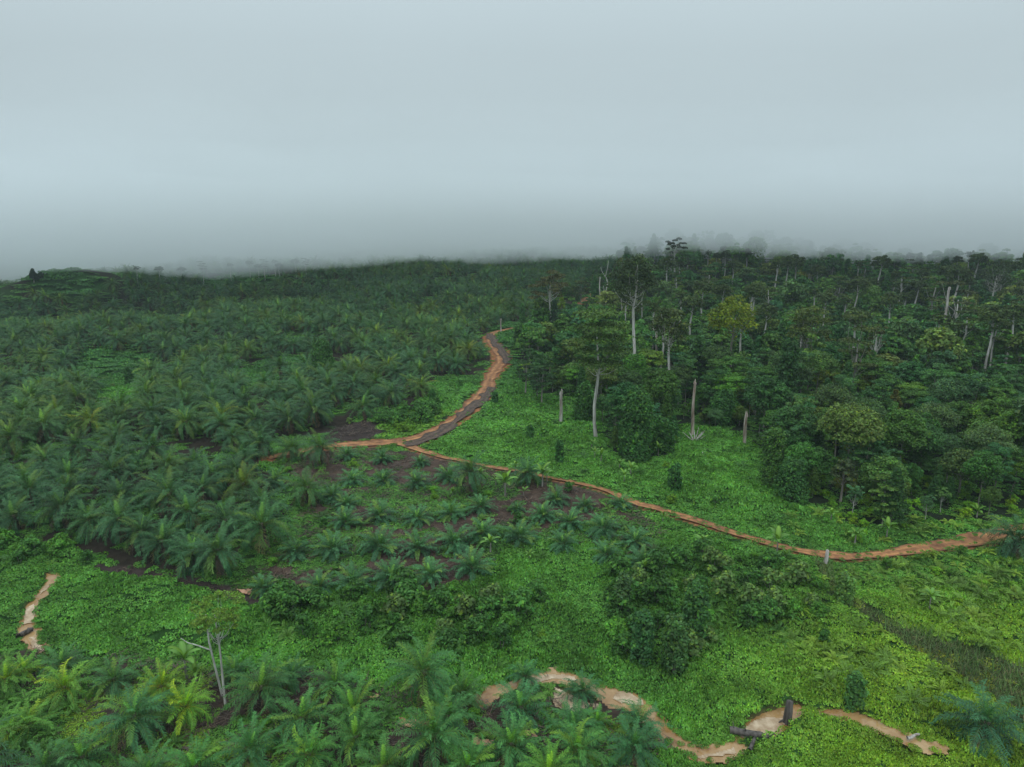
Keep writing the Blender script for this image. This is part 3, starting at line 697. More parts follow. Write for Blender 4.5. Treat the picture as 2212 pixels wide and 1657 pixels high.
def palm_grid(y0, y1, sp_, cov, jit=.8, seed=3):
    r = np.random.default_rng(seed); pts = []
    dy = sp_ * .866; n = 0; y = y0
    while y < y1:
        xs = np.arange(-1.05 * (y + 20), 0.62 * (y + 20), sp_) + (n % 2) * sp_ / 2 + 2.5 * math.sin(y / 40)
        yy = y + jit * r.normal(size=len(xs)); xx = xs + jit * r.normal(size=len(xs)); yy += 3 * np.sin(xx / 45)
        pts.append(np.stack([xx, yy], 1)); y += dy; n += 1
    P = np.concatenate(pts); c, u, v, rg = cover(P[:, 0], P[:, 1])
    k_ = np.isin(c, cov) & (rg > 1.8) & (u > -420) & (u < 2350)
    if 1 in cov:      # terrace breaks: open strips between the palm rows
        br = np.sin(P[:, 1] / 5.6 + 2.2 * np.sin(P[:, 0] / 47) + 1.5 * vnoise(P[:, 0], P[:, 1], 60, 77) * 3)
        k_ &= ~((br > .86) & (P[:, 1] > 95) & (r.random(len(P)) < .85))
    else: k_ &= ~inpoly(u, v, [(830, 1400), (1500, 1400), (1500, 1700), (1000, 1700), (1000, 1600), (830, 1560)])
    return P[k_], c[k_], u[k_], v[k_]
Pg, cg, ug, vg = palm_grid(38, 150, 7.0, [1])
Pm_ = palm_grid(151, 700, 7.6, [1], .9, 9)
Pg = np.concatenate([Pg, Pm_[0]]); cg = np.r_[cg, Pm_[1]]; ug = np.r_[ug, Pm_[2]]; vg = np.r_[vg, Pm_[3]]
Pl, clw, ul, vl = palm_grid(38, 90, 6.6, [3], 1.0, 5)
Pg = np.concatenate([Pg, Pl]); cg = np.r_[cg, clw]; ug = np.r_[ug, ul]; vg = np.r_[vg, vl]
pp = np.array(placed_palms)
dmin = np.min(np.hypot(Pg[:, None, 0] - pp[None, :, 0], Pg[:, None, 1] - pp[None, :, 1]) - pp[None, :, 2], axis=1)
kp = dmin > 0.4
far_hill = gau(Pg[:, 0], Pg[:, 1], -238, 360, 32, 28) > .35
kp &= ~far_hill & (rng.random(len(Pg)) > 0.035)
Pg, cg, ug, vg = Pg[kp], cg[kp], ug[kp], vg[kp]
Zg = H(Pg[:, 0], Pg[:, 1]); dist = np.hypot(Pg[:, 0], Pg[:, 1])
inview = (ug > -60) & (ug < 2270) & (vg < 1700)
order = np.argsort(np.where(inview, dist, 1e5 + dist))
n_ind = 300 - len(placed_palms)
print('palms', len(Pg), 'individual', n_ind + len(placed_palms), 'last at', dist[order[n_ind - 1]])
def palm_label(u, v, c, col):
    tone = 'yellowish' if col > 1.3 else ('light green' if col > 1.08 else 'dark green')
    if c == 3: zone = 'filling the lower palm belt between the larger palms along the bottom'
    elif u < 250: zone = 'in the dense mature block near the left border'
    elif u < 500: zone = 'in the dense mature block above the stream field'
    elif u < 760: zone = 'in the mature block between the terraces and the orange track'
    else: zone = 'in the mature block beside the road bend'
    return f'{tone} mature oil palm {zone}', f'{tone} oil palms {zone}'
def palm_tone(n):
    t = 0.74 + 0.36 * rng.random((n, 1)); c = np.repeat(t, 3, 1)
    y = rng.random(n); c[y < .22] *= np.array([1.35, 1.15, .75]); c[y < .05] *= np.array([1.35, 1.1, .8])
    return c
tones = palm_tone(len(Pg))
patch = vnoise(Pg[:, 0], Pg[:, 1], 30, 21); tones *= np.where(patch[:, None] > .62, np.array([1.25, 1.12, .8]), 1.0)
for i in order[:n_ind]:
    lab, grp = palm_label(ug[i], vg[i], cg[i], tones[i][0])
    kit = BIG[i % 4] if cg[i] == 1 else MID[i % 3]
    set_palm((Pg[i, 0], Pg[i, 1], Zg[i]), kit, lab, grp, ((.86 if dist[i] < 150 else .97) if cg[i] == 1 else .60) * (.84 + .30 * rng.random()), tones[i])
rest = order[n_ind:]
rest = rest[(ug[rest] > -420)]
def joined(name, kit):
    """one mesh holding a whole small distant plant"""
    Vs, Qs, Cs, Ms, n = [], [], [], [], 0; mats = []
    for me in kit.values():
        v = np.empty(len(me.vertices) * 3, np.float32); me.vertices.foreach_get('co', v); v = v.reshape(-1, 3)
        q = np.empty(len(me.loops), np.int32); me.loops.foreach_get('vertex_index', q); q = q.reshape(-1, 4)
        c = np.empty(len(me.vertices) * 4, np.float32); me.color_attributes['Col'].data.foreach_get('color', c)
        m = me.materials[0]
        if m not in mats: mats.append(m)
        Vs.append(v); Qs.append(q + n); Cs.append(c.reshape(-1, 4)[:, :3]); Ms.append(np.full(len(q), mats.index(m))); n += len(v)
    return quad_mesh(name, np.concatenate(Vs), np.concatenate(Qs), np.concatenate(Cs), mats, np.concatenate(Ms))
lowp = [hidden_source('oil_palm_shape', joined('oil_palm_shape', kk)) for kk in BIG]
nr = len(rest)
sc_ = (1.0 * (.78 + .34 * rng.random(nr)))[:, None] * np.ones(3)
o = scatter('distant_palms', np.stack([Pg[rest, 0], Pg[rest, 1], Zg[rest] - .1], 1),
            np.stack([R(4) * rng.normal(size=nr), R(4) * rng.normal(size=nr), rng.random(nr) * 6.28], 1), sc_, tones[rest], lowp)
tag(o, 'dense mass of dark oil palms running back into the fog', 'palm plantation', kind='stuff')

# ------------------------------------------------------------------ broadleaf trees
def bough(mb, a, b, r0, r1, sag=0.12, k=5):
    a = np.asarray(a, float); b = np.asarray(b, float); L = np.linalg.norm(b - a)
    t = np.linspace(0, 1, 5)[:, None]; P = a + (b - a) * t
    P[:, 2] += -sag * L * np.sin(np.pi * t[:, 0]); P[1:-1] += .04 * L * rng.normal(size=(3, 3))
    tube(mb, P, np.linspace(r0, r1, 5), k, (1, 1, 1), .15)
def tree_shape(seed, h, r, ch, style='round', base=(.05, .12, .03), leaf=.42, n=26, lp=110, tr=.22, mat=None, leafmat=None, lean=0.0, tk=7, nb=9, **kw):
    """h total height, r crown radius, ch crown depth; trunk base at the origin"""
    global rng
    keep = rng; rng = np.random.default_rng(seed)
    T, Cn = MB(), MB()
    zb = h - ch; hh = np.array([-1.0, 0.0, .25 * zb, .5 * zb, .75 * zb, zb, h - .45 * ch])
    ax = lean * hh + .012 * h * np.sin(hh * .35 + seed); ay = .01 * h * np.cos(hh * .3 + seed * 2)
    ax -= ax[1]; ay -= ay[1]
    tube(T, np.stack([ax, ay, hh], 1), tr * np.array([1.5, 1.25, 1.0, .92, .85, .75, .4]), tk, (1, 1, 1), .12)
    top = np.array([ax[-2], ay[-2], zb]); puffs = []
    for i in range(n):
        a = i * GA + .4 * rng.normal(); q = (i + .5) / n
        if style == 'round':
            ph = math.acos(1 - 1.25 * q); rad = math.sin(ph); zz = math.cos(ph)
            c = (r * .74 * rad * (.8 + .4 * rng.random()), zb + ch * (.46 + .42 * zz) * (.88 + .2 * rng.random()), r * (.24 + .18 * rng.random()), .75)
        elif style == 'umbrella':
            rad = math.sqrt(q); c = (r * .85 * rad, h - ch * (.22 + .55 * rad ** 2) + .1 * ch * rng.normal(), r * (.26 + .08 * rng.random()), .38)
        elif style == 'layers':
            lv = i % 5; rad = (.25 + .75 * rng.random()) * (1 - .10 * abs(lv - 2)); c = (r * .85 * rad, zb + ch * (.12 + .2 * lv) + .15 * rng.normal(), r * (.22 + .1 * rng.random()), .30)
        elif style == 'cone':
            rad = (1 - q) * rng.random() ** .5; c = (r * rad, zb + ch * q * .93, r * (.40 - .15 * q), .9)
        elif style == 'sparse':
            rad = rng.random() ** .5; c = (r * .9 * rad, zb + ch * (.3 + .6 * rng.random()), r * (.15 + .09 * rng.random()), .55)
        puffs.append((top[0] + c[0] * math.cos(a), top[1] + c[0] * math.sin(a), c[1], c[2], c[3]))
    for i, (x, y, z, pr, fl) in enumerate(puffs):
        puff(Cn, (x, y, z), pr, int(lp * (.8 + .4 * rng.random())), leaf, np.array(base) * (1 + .13 * rng.normal()), flat=fl, **kw)
    if style in ('round', 'cone'):      # sparse inner leaves
        d = norm(rng.normal(size=(int(n * lp * .12), 3))) * rng.random((int(n * lp * .12), 1)) ** .4
        Pn = top + np.array([0, 0, ch * .42]) + d * np.array([r * .8, r * .8, ch * .45])
        leaves(Cn, Pn, norm(d + [0, 0, .6] + .6 * rng.normal(size=d.shape)), leaf * np.ones(len(d)), leaf_cols(len(d), np.array(base) * .9))
    nb = nb if style != 'cone' else 4
    for i in range(0, n, max(1, n // nb)):
        x, y, z, pr, fl = puffs[i]
        a = np.array([top[0], top[1], min(zb + .25 * ch * rng.random() - (.15 * ch if style in ('layers', 'sparse') else 0), z - .3)])
        bough(T, a, (x, y, z - pr * fl * .2), tr * .30, tr * .07)
    out = (T.mesh('tree_trunk', mat or M_BARK), Cn.mesh('tree_crown', leafmat or M_LEAF))
    rng = keep
    return out
FT = []      # forest kinds: (trunk, crown, height, radius, descriptor)
spec = [('round', (.050, .125, .034), 11, 3.6, 7.5, 'round bushy'), ('round', (.036, .095, .032), 14, 4.2, 8.5, 'tall rounded'),
        ('umbrella', (.058, .135, .032), 12, 4.4, 5.2, 'flat topped'), ('layers', (.045, .115, .042), 13, 3.4, 8.5, 'layered'),
        ('cone', (.034, .092, .030), 13, 2.9, 10.5, 'narrow pointed'), ('round', (.075, .125, .030), 8, 3.3, 6.4, 'low domed'),
        ('sparse', (.060, .140, .070), 13, 3.6, 7.0, 'thin airy'), ('round', (.060, .110, .045), 15, 5.2, 8.0, 'broad crowned')]
spec = [(st, (1.58 * b[0], 1.52 * b[1], 1.25 * b[2]), h, r, ch, ds) for st, b, h, r, ch, ds in spec]
for i, (st, b, h, r, ch, ds) in enumerate(spec):
    t_, c_ = tree_shape(500 + i, h, r, ch, st, b, leaf=.29, n=38 if st != 'sparse' else 30, lp=150, tr=.16, mat=M_PALE if st == 'sparse' else M_BARK)
    FT.append((t_, c_, h, r, ds))
FTL = []
for i, (st, b, h, r, ch, ds) in enumerate(spec):
    t_, c_ = tree_shape(600 + i, h, r, ch, st, b, leaf=.62, n=28, lp=44, tr=.18, tk=4)
    FTL.append(hidden_source('tree_shape', joined('tree_shape', dict(t=t_, c=c_))))
def set_tree(P, shp, label, group, s, rz, color=(1, 1, 1), name='forest_tree', cat='tree'):
    t = empty(name, (P[0], P[1], P[2]), rz, s); tag(t, label, cat, group)
    obj('trunk', shp[0], t); obj('crown', shp[1], t, color)
    return t
# ---- emergent and single trees, each read off the photograph: base (u, v), top v, crown bottom v, crown radius px
EM = [
 ('tall_tree', (1287, 948), 668, 800, 78, 'layers', (.078, .145, .034), .32, M_PALE, 95, .36, 'tall thin tree with open layered crown and straight pale trunk at the creeper field edge', 'tree'),
 ('tall_tree', (1362, 845), 552, 668, 52, 'round', (.045, .075, .030), .40, M_PALE, 34, .45, 'tallest dark round crowned tree with long pale trunk behind the layered tree', 'tree'),
 ('tall_tree', (1436, 898), 655, 765, 40, 'round', (.070, .105, .032), .36, M_PALE, 24, .34, 'slim tree with oval speckled crown on a straight pale trunk right of the layered tree', 'tree'),
 ('tall_tree', (1186, 728), 577, 655, 44, 'umbrella', (.085, .090, .032), .45, M_PALE, 26, .38, 'brownish green spreading tree with white trunk beyond the road bend', 'tree'),
 ('tall_tree', (1196, 735), 645, 722, 18, 'cone', (.028, .070, .032), .36, M_BARK, 22, .25, 'narrow dark leafy tree right in front of the brownish spreading tree', 'tree'),
 ('tall_tree', (1578, 838), 640, 745, 50, 'round', (.150, .210, .012), .40, M_BARK, 26, .34, 'bright yellow green crowned tree in the middle of the forest', 'tree'),
 ('tall_tree', (1737, 832), 655, 765, 44, 'round', (.085, .125, .028), .36, M_BARK, 26, .36, 'olive crowned tree on a tall grey trunk right of the bright yellow tree', 'tree'),
 ('tall_tree', (1835, 880), 675, 800, 46, 'layers', (.080, .115, .035), .36, M_BARK, 30, .34, 'olive tree with tiered crown and dark slim trunk in the forest', 'tree'),
 ('tall_tree', (1879, 838), 700, 765, 22, 'sparse', (.090, .110, .035), .36, M_PALE, 16, .26, 'thin pale trunked tree beside the tiered olive tree', 'tree'),
 ('tall_tree', (2054, 752), 605, 700, 56, 'layers', (.065, .085, .030), .45, M_PALE, 26, .40, 'wide tree with olive tiered crown next to the pale broken trunk', 'tree'),
 ('tall_tree', (2131, 722), 566, 632, 32, 'round', (.050, .080, .038), .45, M_PALE, 16, .40, 'tall pale trunked tree with small dark crown near the foggy right side', 'tree'),
 ('tall_tree', (2143, 690), 585, 640, 26, 'round', (.050, .080, .038), .45, M_PALE, 14, .3, 'slim pale tree just behind the tall pale trunked one near the right side', 'tree'),
 ('tall_tree', (2206, 775), 600, 670, 40, 'round', (.055, .085, .036), .45, M_PALE, 16, .42, 'pale trunked tree cut by the right border of the forest', 'tree'),
 ('tall_tree', (1453, 648), 510, 548, 28, 'sparse', (.060, .075, .050), .45, M_PALE, 18, .45, 'very tall thin tree poking with its sparse crown into the fog', 'tree'),
 ('tall_tree', (1445, 640), 530, 570, 16, 'sparse', (.060, .075, .050), .45, M_PALE, 10, .3, 'thinner companion of the very tall tree poking into the fog', 'tree'),
 ('twin_trunk_tree', (487, 1524), 1286, 1385, 66, 'sparse', (.15, .26, .04), .14, M_PALE, 46, .11, 'small twin trunked tree with yellow green open crown among the lower palms', 'tree'),
 ('umbrella_tree', (1902, 1105), 985, 1050, 50, 'umbrella', (.085, .185, .040), .26, M_BARK, 44, .22, 'bright green umbrella shaped tree at the lower forest edge', 'tree'),
 ('pale_leaved_tree', (1815, 1085), 985, 1050, 28, 'umbrella', (.085, .125, .055), .26, M_BARK, 26, .2, 'greyish green tree left of the umbrella shaped tree', 'tree'),
 ('forest_tree', (2070, 1075), 975, 1040, 48, 'round', (.085, .150, .040), .26, M_BARK, 34, .2, 'light olive rounded tree behind the road near the right side', 'tree'),
 ('forest_tree', (1980, 1020), 925, 985, 40, 'round', (.075, .110, .050), .26, M_BARK, 34, .2, 'greyish round crowned tree behind the umbrella tree', 'tree'),
 ('forest_tree', (1925, 925), 840, 885, 16, 'cone', (.110, .115, .022), .28, M_BARK, 20, .14, 'small golden brown pointed crown deep in the forest', 'tree'),
 ('forest_tree', (1170, 872), 770, 835, 30, 'layers', (.045, .105, .035), .32, M_BARK, 30, .2, 'dark layered tree at the left tip of the forest by the road bend', 'tree'),
 ('forest_tree', (1135, 850), 752, 815, 26, 'layers', (.045, .100, .035), .32, M_BARK, 26, .2, 'leftmost forest tree over the road bend', 'tree'),
 ('forest_tree', (1160, 862), 790, 850, 22, 'round', (.070, .150, .070), .32, M_BARK, 22, .18, 'pale blue green round shrubby tree at the tip of the forest', 'tree'),
 ('tall_tree', (74, 612), 580, 604, 11, 'cone', (.028, .055, .026), .5, M_BARK, 12, .3, 'dark tree on top of the small hill at the left', 'tree'),
 ('tall_tree', (88, 607), 588, 604, 8, 'round', (.028, .055, .026), .5, M_BARK, 8, .25, 'smaller dark tree beside the hilltop tree at the left', 'tree'),
 ('forest_tree', (1255, 655), 600, 640, 22, 'umbrella', (.080, .110, .035), .4, M_BARK, 18, .2, 'olive flat tree beside the upper end of the road', 'tree'),
 ('forest_tree', (1212, 700), 640, 668, 12, 'cone', (.150, .250, .030), .36, M_BARK, 12, .12, 'slender bright lime tree beside the upper road', 'tree'),
]
em_xy = []
for i, (nm, (ub, vb), vt, vc, rp, st, base, lf, mt, n_, tr_, lab, cat) in enumerate(EM):
    P = G(ub, vb); h = ztop(P, vt) - P[2]; zb_ = ztop(P, vc) - P[2]; r_ = rp * P[1] / FD
    ch = max(h - zb_, 1.5)
    shp = tree_shape(700 + i, h, r_, ch, st, base, leaf=lf, n=n_, lp=120 if n_ < 40 else 90, tr=tr_, mat=mt, lean=(-.045 if nm == 'twin_trunk_tree' else .0))
    t = empty(nm, P); tag(t, lab, cat); obj('trunk', shp[0], t); obj('crown', shp[1], t)
    if nm == 'twin_trunk_tree':
        mb = MB(); tube(mb, [(-.9, 1.5, -1), (-.9, 1.4, 0), (-1.1, 1.0, h * .3), (-1.2, .6, h * .55), (-1.0, .2, h * .82)], [.15, .12, .10, .08, .05], 8, (1, 1, 1), .1)
        bough(mb, (-1.0, .2, h * .5), (-3.6, 0, h * .62), .07, .03, -.05)
        obj('trunk', mb.mesh('second_trunk', M_PALE), t)
    em_xy.append((P[0], P[1], 2.0))
# forked bare white tree beyond the bend
P = G(1300, 682); h = ztop(P, 562) - P[2]
t = empty('bare_tree', P); tag(t, 'leafless forked tree with twisting white trunk beside the upper road', 'dead tree')
mb = MB(); tube(mb, [(0, 0, -1), (0, 0, 0), (.4, 0, h * .12), (1.8, 0, h * .22), (2.2, .1, h * .34)], [.55, .5, .42, .35, .3], 9, (1, 1, 1), .15); obj('trunk', mb.mesh('bare_trunk', M_PALE), t)
for pts, r0 in (([(2.2, .1, h * .33), (1.6, .2, h * .45), (2.3, 0, h * .6), (1.2, 0, h * .72), (2.0, .1, h * .86), (2.4, 0, h)], .27),
                ([(1.7, 0, h * .20), (.2, -.2, h * .34), (.7, 0, h * .48), (.2, 0, h * .55)], .16), ([(1.9, 0, h * .66), (-.6, 0, h * .80), (-1.2, 0, h * .88)], .12)):
    mb = MB(); tube(mb, pts, np.linspace(r0, .07, len(pts)), 7, (1, 1, 1), .15); obj('branch', mb.mesh('bare_branch', M_PALE), t)
em_xy.append((P[0], P[1], 2.0))
# ---- dead standing trunks
SNAG = [
 ((1211, 915), 848, 4.3, 0, 'thick pale broken trunk standing alone in the creeper field'),
 ((1494, 940), 826, 4.0, .5, 'tall brown grey broken trunk with a tangle of dead branches at its foot'),
 ((1607, 962), 896, 4.6, .4, 'short brown broken trunk at the edge of the forest right of the creeper field'),
 ((1082, 716), 690, 1.9, 0, 'small pale post like trunk near the road bend'),
 ((1410, 775), 708, 3.2, 0, 'pale bare trunk, left one of a close pair inside the forest'),
 ((1415, 800), 710, 3.0, 0, 'pale bare trunk, right one of a close pair inside the forest'),
 ((2029, 770), 622, 3.4, .0, 'pale splintered tall trunk without crown in the right part of the forest'),
 ((1722, 800), 745, 1.6, 0, 'thin bright pale trunk beside the tall olive crowned tree'),
 ((2092, 745), 702, 1.3, 0, 'thin pale dead trunk low in the right part of the forest'),
 ((2186, 770), 718, 1.8, 0, 'short pale trunk near the right border of the forest'),
 ((1294, 682), 600, 1.7, 0, 'straight thin white trunk beside the twisting bare tree'),
 ((1358, 870), 830, 1.2, 0, 'slim leaning dead stem in the dark forest edge behind the layered tree'),
 ((1187, 832), 790, 1.3, .2, 'thin crooked pale stem between the dark trees by the road bend'),
 ((1960, 905), 868, 1.4, 0, 'short pale stem under the golden brown crown'),
]
for i, ((ub, vb), vt, wp, brown, lab) in enumerate(SNAG):
    P = G(ub, vb); h = ztop(P, vt) - P[2]; r_ = wp * P[1] / FD
    mb = MB(); zz = np.linspace(-1, h, 9)
    tube(mb, np.stack([.012 * h * np.sin(zz * .5 + i), .01 * h * np.cos(zz * .4), zz], 1), .85 * r_ * np.array([1.25, 1.1, 1.02, 1, .96, .93, .9, .86, .7]), 10, (1, 1, 1), .22, cap=False)
    for j in range(4):                       # splintered top
        a = j * 1.7 + i; p0 = np.array([r_ * .5 * math.cos(a), r_ * .5 * math.sin(a), h - r_]); hh = r_ * (1.2 + 2.4 * rng.random())
        tube(mb, [p0, p0 + [0, 0, hh * .6], p0 + [0, 0, hh]], [r_ * .42, r_ * .25, r_ * .04], 5, (1, 1, 1), .2)
    o = obj('dead_tree', mb.mesh('dead_trunk', M_DEAD), None, (1, 1 - .2 * brown, 1 - .35 * brown)); o.location = P
    tag(o, lab, 'dead tree'); em_xy.append((P[0], P[1], 1.2))
P = G(1499, 955); mb = MB()
for j in range(11):
    a = -.6 + .35 * j; d = np.array([math.cos(a) * .8, .3 * math.sin(a), .45 + .5 * rng.random()]); L = 2.2 + 1.6 * rng.random()
    tube(mb, [(0, 0, 0), d * L * .5 + [.1, 0, -.1], d * L], [.13, .09, .03], 5, (1, 1, 1), .1)
o = obj('branch_pile', mb.mesh('dead_branches', M_DEAD)); o.location = P; tag(o, 'tangle of bare grey branches lying at the foot of the brown trunk', 'branches')
def log(name, p0, p1, r, mat, lab, off=.5, knots=3):
    A = G(*p0); B = G(*p1); mb = MB(); t = np.linspace(0, 1, 8)[:, None]; Pp = (B - A) * t; Pp[:, 2] = H(A[0] + Pp[:, 0], A[1] + Pp[:, 1]) - A[2] + off
    Pp[:, :2] += .12 * rng.normal(size=(8, 2)) * r * 2
    tube(mb, Pp, r * np.array([1.2, 1.05, 1, .95, .95, .9, .85, .7]), 9, (1, 1, 1), .25)
    for j in range(knots):
        q = Pp[1 + 2 * j % 7]; d = np.array([rng.normal() * .5, rng.normal() * .5, 1.0]); bough(mb, q, q + d * r * (2.5 + 2 * rng.random()), r * .3, r * .1)
    o = obj(name, mb.mesh(name, mat)); o.location = A; tag(o, lab, 'log'); return o
log('fallen_log', (1517, 984), (1530, 1008), .20, M_PALE, 'short whitish fallen trunk lying in the creeper field below the branch tangle', .45, 1)
log('fallen_log', (1572, 1586), (1672, 1603), .30, M_DARKWOOD, 'dark heavy log lying across the sandy stream near the bottom', .35, 3)
log('fallen_log', (1960, 1600), (1985, 1592), .14, M_DEAD, 'thin brown stick log beside the narrow orange stream', .25, 0)
log('fallen_log', (1620, 1628), (1632, 1600), .18, M_DARKWOOD, 'dark broken log standing out of the stream bank below the heavy log', .3, 2)
log('fallen_log', (40, 1378), (70, 1362), .30, M_DARKWOOD, 'dark driftwood across the left stream between two pools', .2, 2)
def stump(p, h, r, lab, mat=M_DARKWOOD):
    P = G(*p); mb = MB(); tube(mb, [(0, 0, -.6), (0, 0, 0), (.05, 0, h * .5), (.1, .05, h)], [r * 1.5, r * 1.2, r, r * .8], 9, (1, 1, 1), .35)
    for j in range(4):
        a = j * 1.6; bough(mb, (0, 0, .3 * h), (math.cos(a) * r * 2.4, math.sin(a) * r * 2.4, -.1), r * .4, r * .15)
    o = obj('tree_stump', mb.mesh('tree_stump', mat)); o.location = P; tag(o, lab, 'stump')
stump((1700, 1562), 2.2, .35, 'dark stump standing in the pale sandy pool')
stump((1783, 1218), 1.9, .24, 'brown grey stump at the road where the grassy track branches off', M_DEAD)
stump((1500, 1375), 1.8, .5, 'dark rotten stump hidden in the shrub thicket')

# ---- vine covered pillars and draped trees
def draped_shape(seed, h, r, base, leaf=.3, n=None, irregular=.35, top_bulge=1.0):
    global rng
    keep = rng; rng = np.random.default_rng(seed)
    mb, tk = MB(), MB(); m = n or int(10 + h * r * .9)
    tube(tk, [(0, 0, -.5), (0, 0, h * .5), (0, 0, h * .92)], [.25, .2, .12], 6)
    for i in range(m):
        q = (i + .5) / m; z = h * (q ** .8) * .94; a = i * GA
        prof = (.62 + .38 * math.sin(math.pi * min(1, q * 1.15) * .8) * top_bulge) if q < .9 else .5
        rad = r * prof * .62 * (.5 + .7 * rng.random()); pr = max(.45, r * (.42 + irregular * (rng.random() - .3)))
        cx, cy_ = rad * math.cos(a), rad * math.sin(a)
        puff(mb, (cx, cy_, z), pr, int(60 + 90 * pr), leaf, np.array(base) * (1 + .12 * rng.normal()), flat=1.1, up=.35, light=.2)
        if rng.random() < .6 and z > 1.5:       # hanging curtains
            nn = int(40 + 30 * pr); zz = rng.random(nn) * min(z, 1.6 + h * .35); aa = a + .5 * rng.normal(size=nn)
            Pc = np.stack([(rad + pr * .8) * np.cos(aa), (rad + pr * .8) * np.sin(aa), z - zz], 1)
            leaves(mb, Pc, norm(np.stack([np.cos(aa), np.sin(aa), .3 + 0 * aa], 1) + .4 * rng.normal(size=(nn, 3))), leaf * np.ones(nn), leaf_cols(nn, base))
    out = tk.mesh('draped_stem', M_DARKWOOD), mb.mesh('draped_vines', M_CREEP)
    rng = keep
    return out
VINE = [
 ('vine_pillar', (1208, 997), 952, 8, (.035, .105, .035), 'dark leafy vine pillar standing in the creeper field'),
 ('vine_pillar', (1145, 948), 920, 9, (.035, .105, .035), 'short rounded vine covered stump in the creeper field'),
 ('vine_pillar', (1457, 1060), 1002, 16, (.030, .095, .035), 'cone shaped vine covered stump at the right of the creeper field'),
 ('vine_pillar', (1070, 872), 848, 6, (.030, .095, .035), 'small vine pillar right beside the road'),
 ('vine_pillar', (934, 872), 842, 6, (.030, .095, .030), 'small vine pillar in the creeper plot beside the mature palms'),
 ('vine_pillar', (512, 826), 790, 7, (.035, .110, .035), 'slender vine pillar in the upper creeper hollow among the palms'),
 ('vine_pillar', (608, 790), 770, 7, (.045, .130, .035), 'stubby vine pillar at the right of the creeper hollow'),
 ('vine_pillar', (1128, 700), 655, 7, (.040, .110, .040), 'slim vine pillar left of the brownish spreading tree'),
 ('vine_pillar', (1300, 770), 735, 6, (.035, .110, .035), 'thin vine pillar behind the layered tree'),
 ('vine_draped_tree', (1372, 990), 856, 40, (.034, .095, .032), 'large vine draped tree mass at the front edge of the forest'),
 ('vine_draped_tree', (1430, 975), 905, 26, (.034, .100, .032), 'lower vine draped mass right beside the large one'),
 ('vine_draped_tree', (1372, 870), 768, 26, (.050, .140, .030), 'bright leafy draped tree behind the large vine mass'),
 ('vine_draped_tree', (1690, 930), 728, 22, (.026, .070, .030), 'very dark tall vine tower in the forest'),
 ('vine_draped_tree', (1665, 1048), 925, 30, (.045, .105, .032), 'vine draped tree at the right edge of the creeper field'),
 ('vine_draped_tree', (1708, 1082), 995, 34, (.040, .110, .042), 'rounded vine draped tree just above the lower creeper slope'),
 ('vine_draped_tree', (1262, 905), 830, 22, (.040, .110, .035), 'vine covered tree left of the layered tree trunk'),
 ('vine_draped_tree', (1560, 915), 850, 30, (.035, .105, .035), 'vine covered tree between the two brown broken trunks'),
 ('vine_draped_tree', (700, 822), 742, 24, (.035, .095, .030), 'palm shaped mound smothered in vines at the creeper hollow'),
 ('vine_draped_tree', (1500, 1395), 1265, 34, (.040, .105, .042), 'leafy vine draped tree in the thicket left of the dark stump'),
 ('vine_draped_tree', (1385, 1430), 1320, 30, (.040, .110, .050), 'blue green vine draped tree at the lower left of the slope thicket'),
 ('vine_draped_tree', (1345, 1330), 1240, 22, (.050, .100, .050), 'greyish airy draped tree at the upper left of the slope thicket'),
 ('vine_draped_tree', (280, 830), 792, 9, (.035, .095, .040), 'vine mound in the creeper hollow near the left'),
 ('vine_draped_tree', (1820, 1300), 1240, 22, (.075, .150, .050), 'grey green draped shrub tree beside the start of the grassy track'),
 ('vine_draped_tree', (1845, 1530), 1455, 24, (.048, .120, .045), 'blue green leafy tree on the fern slope above the narrow stream'),
 ('vine_draped_tree', (1455, 1455), 1330, 28, (.048, .105, .045), 'tall leafy tree leaning out of the thicket above the lower creeper bank'),
]
for i, (nm, (ub, vb), vt, rp, base, lab) in enumerate(VINE):
    P = G(ub, vb); h = max(ztop(P, vt) - P[2], 1.5); r_ = rp * P[1] / FD
    t_, c_ = draped_shape(800 + i, h, r_, (1.6 * base[0], 1.6 * base[1], 1.15 * base[2]), leaf=.24 if P[1] < 120 else .34, irregular=.1 if nm == 'vine_pillar' else .4)
    t = empty(nm, P); tag(t, lab, 'vine covered tree' if nm != 'vine_pillar' else 'vine pillar'); obj('trunk', t_, t); obj('vine_leaves', c_, t)
    em_xy.append((P[0], P[1], r_ * .8))

# ------------------------------------------------------------------ the forest
def jgrid(y0, y1, s, x0f, x1f, seed, jit=.35):
    r = np.random.default_rng(seed); ys = np.arange(y0, y1, s); out = []
    for j, y in enumerate(ys):
        xs = np.arange(x0f * (y + 15), x1f * (y + 15), s) + (j % 2) * s / 2
        out.append(np.stack([xs + jit * s * r.normal(size=len(xs)), y + jit * s * r.normal(size=len(xs))], 1))
    return np.concatenate(out)
Fp = np.concatenate([jgrid(85, 330, 4.3, -.75, 1.0, 31), jgrid(330, 900, 5.4, -.75, 1.0, 32)])
cf, uf, vf, rf = cover(Fp[:, 0], Fp[:, 1])
kf = ((cf == 4) | ((cf == 10) & (rng.random(len(cf)) < .55))) & (rf > 2.2) & (uf > -100) & (uf < 2420)
kf &= (Fp[:, 1] < 330) | (rng.random(len(cf)) < .62)
ex = np.array(em_xy); kf &= np.min(np.hypot(Fp[:, None, 0] - ex[None, :, 0], Fp[:, None, 1] - ex[None, :, 1]) - ex[None, :, 2], axis=1) > 1.0
scr = inpoly(uf, vf, SCREE) | inpoly(uf, vf, [(1240, 690), (1330, 620), (1420, 640), (1400, 700), (1330, 720)]); kf &= ~(scr & (rng.random(len(cf)) < .8))
Fp, uf, vf, cf = Fp[kf], uf[kf], vf[kf], cf[kf]
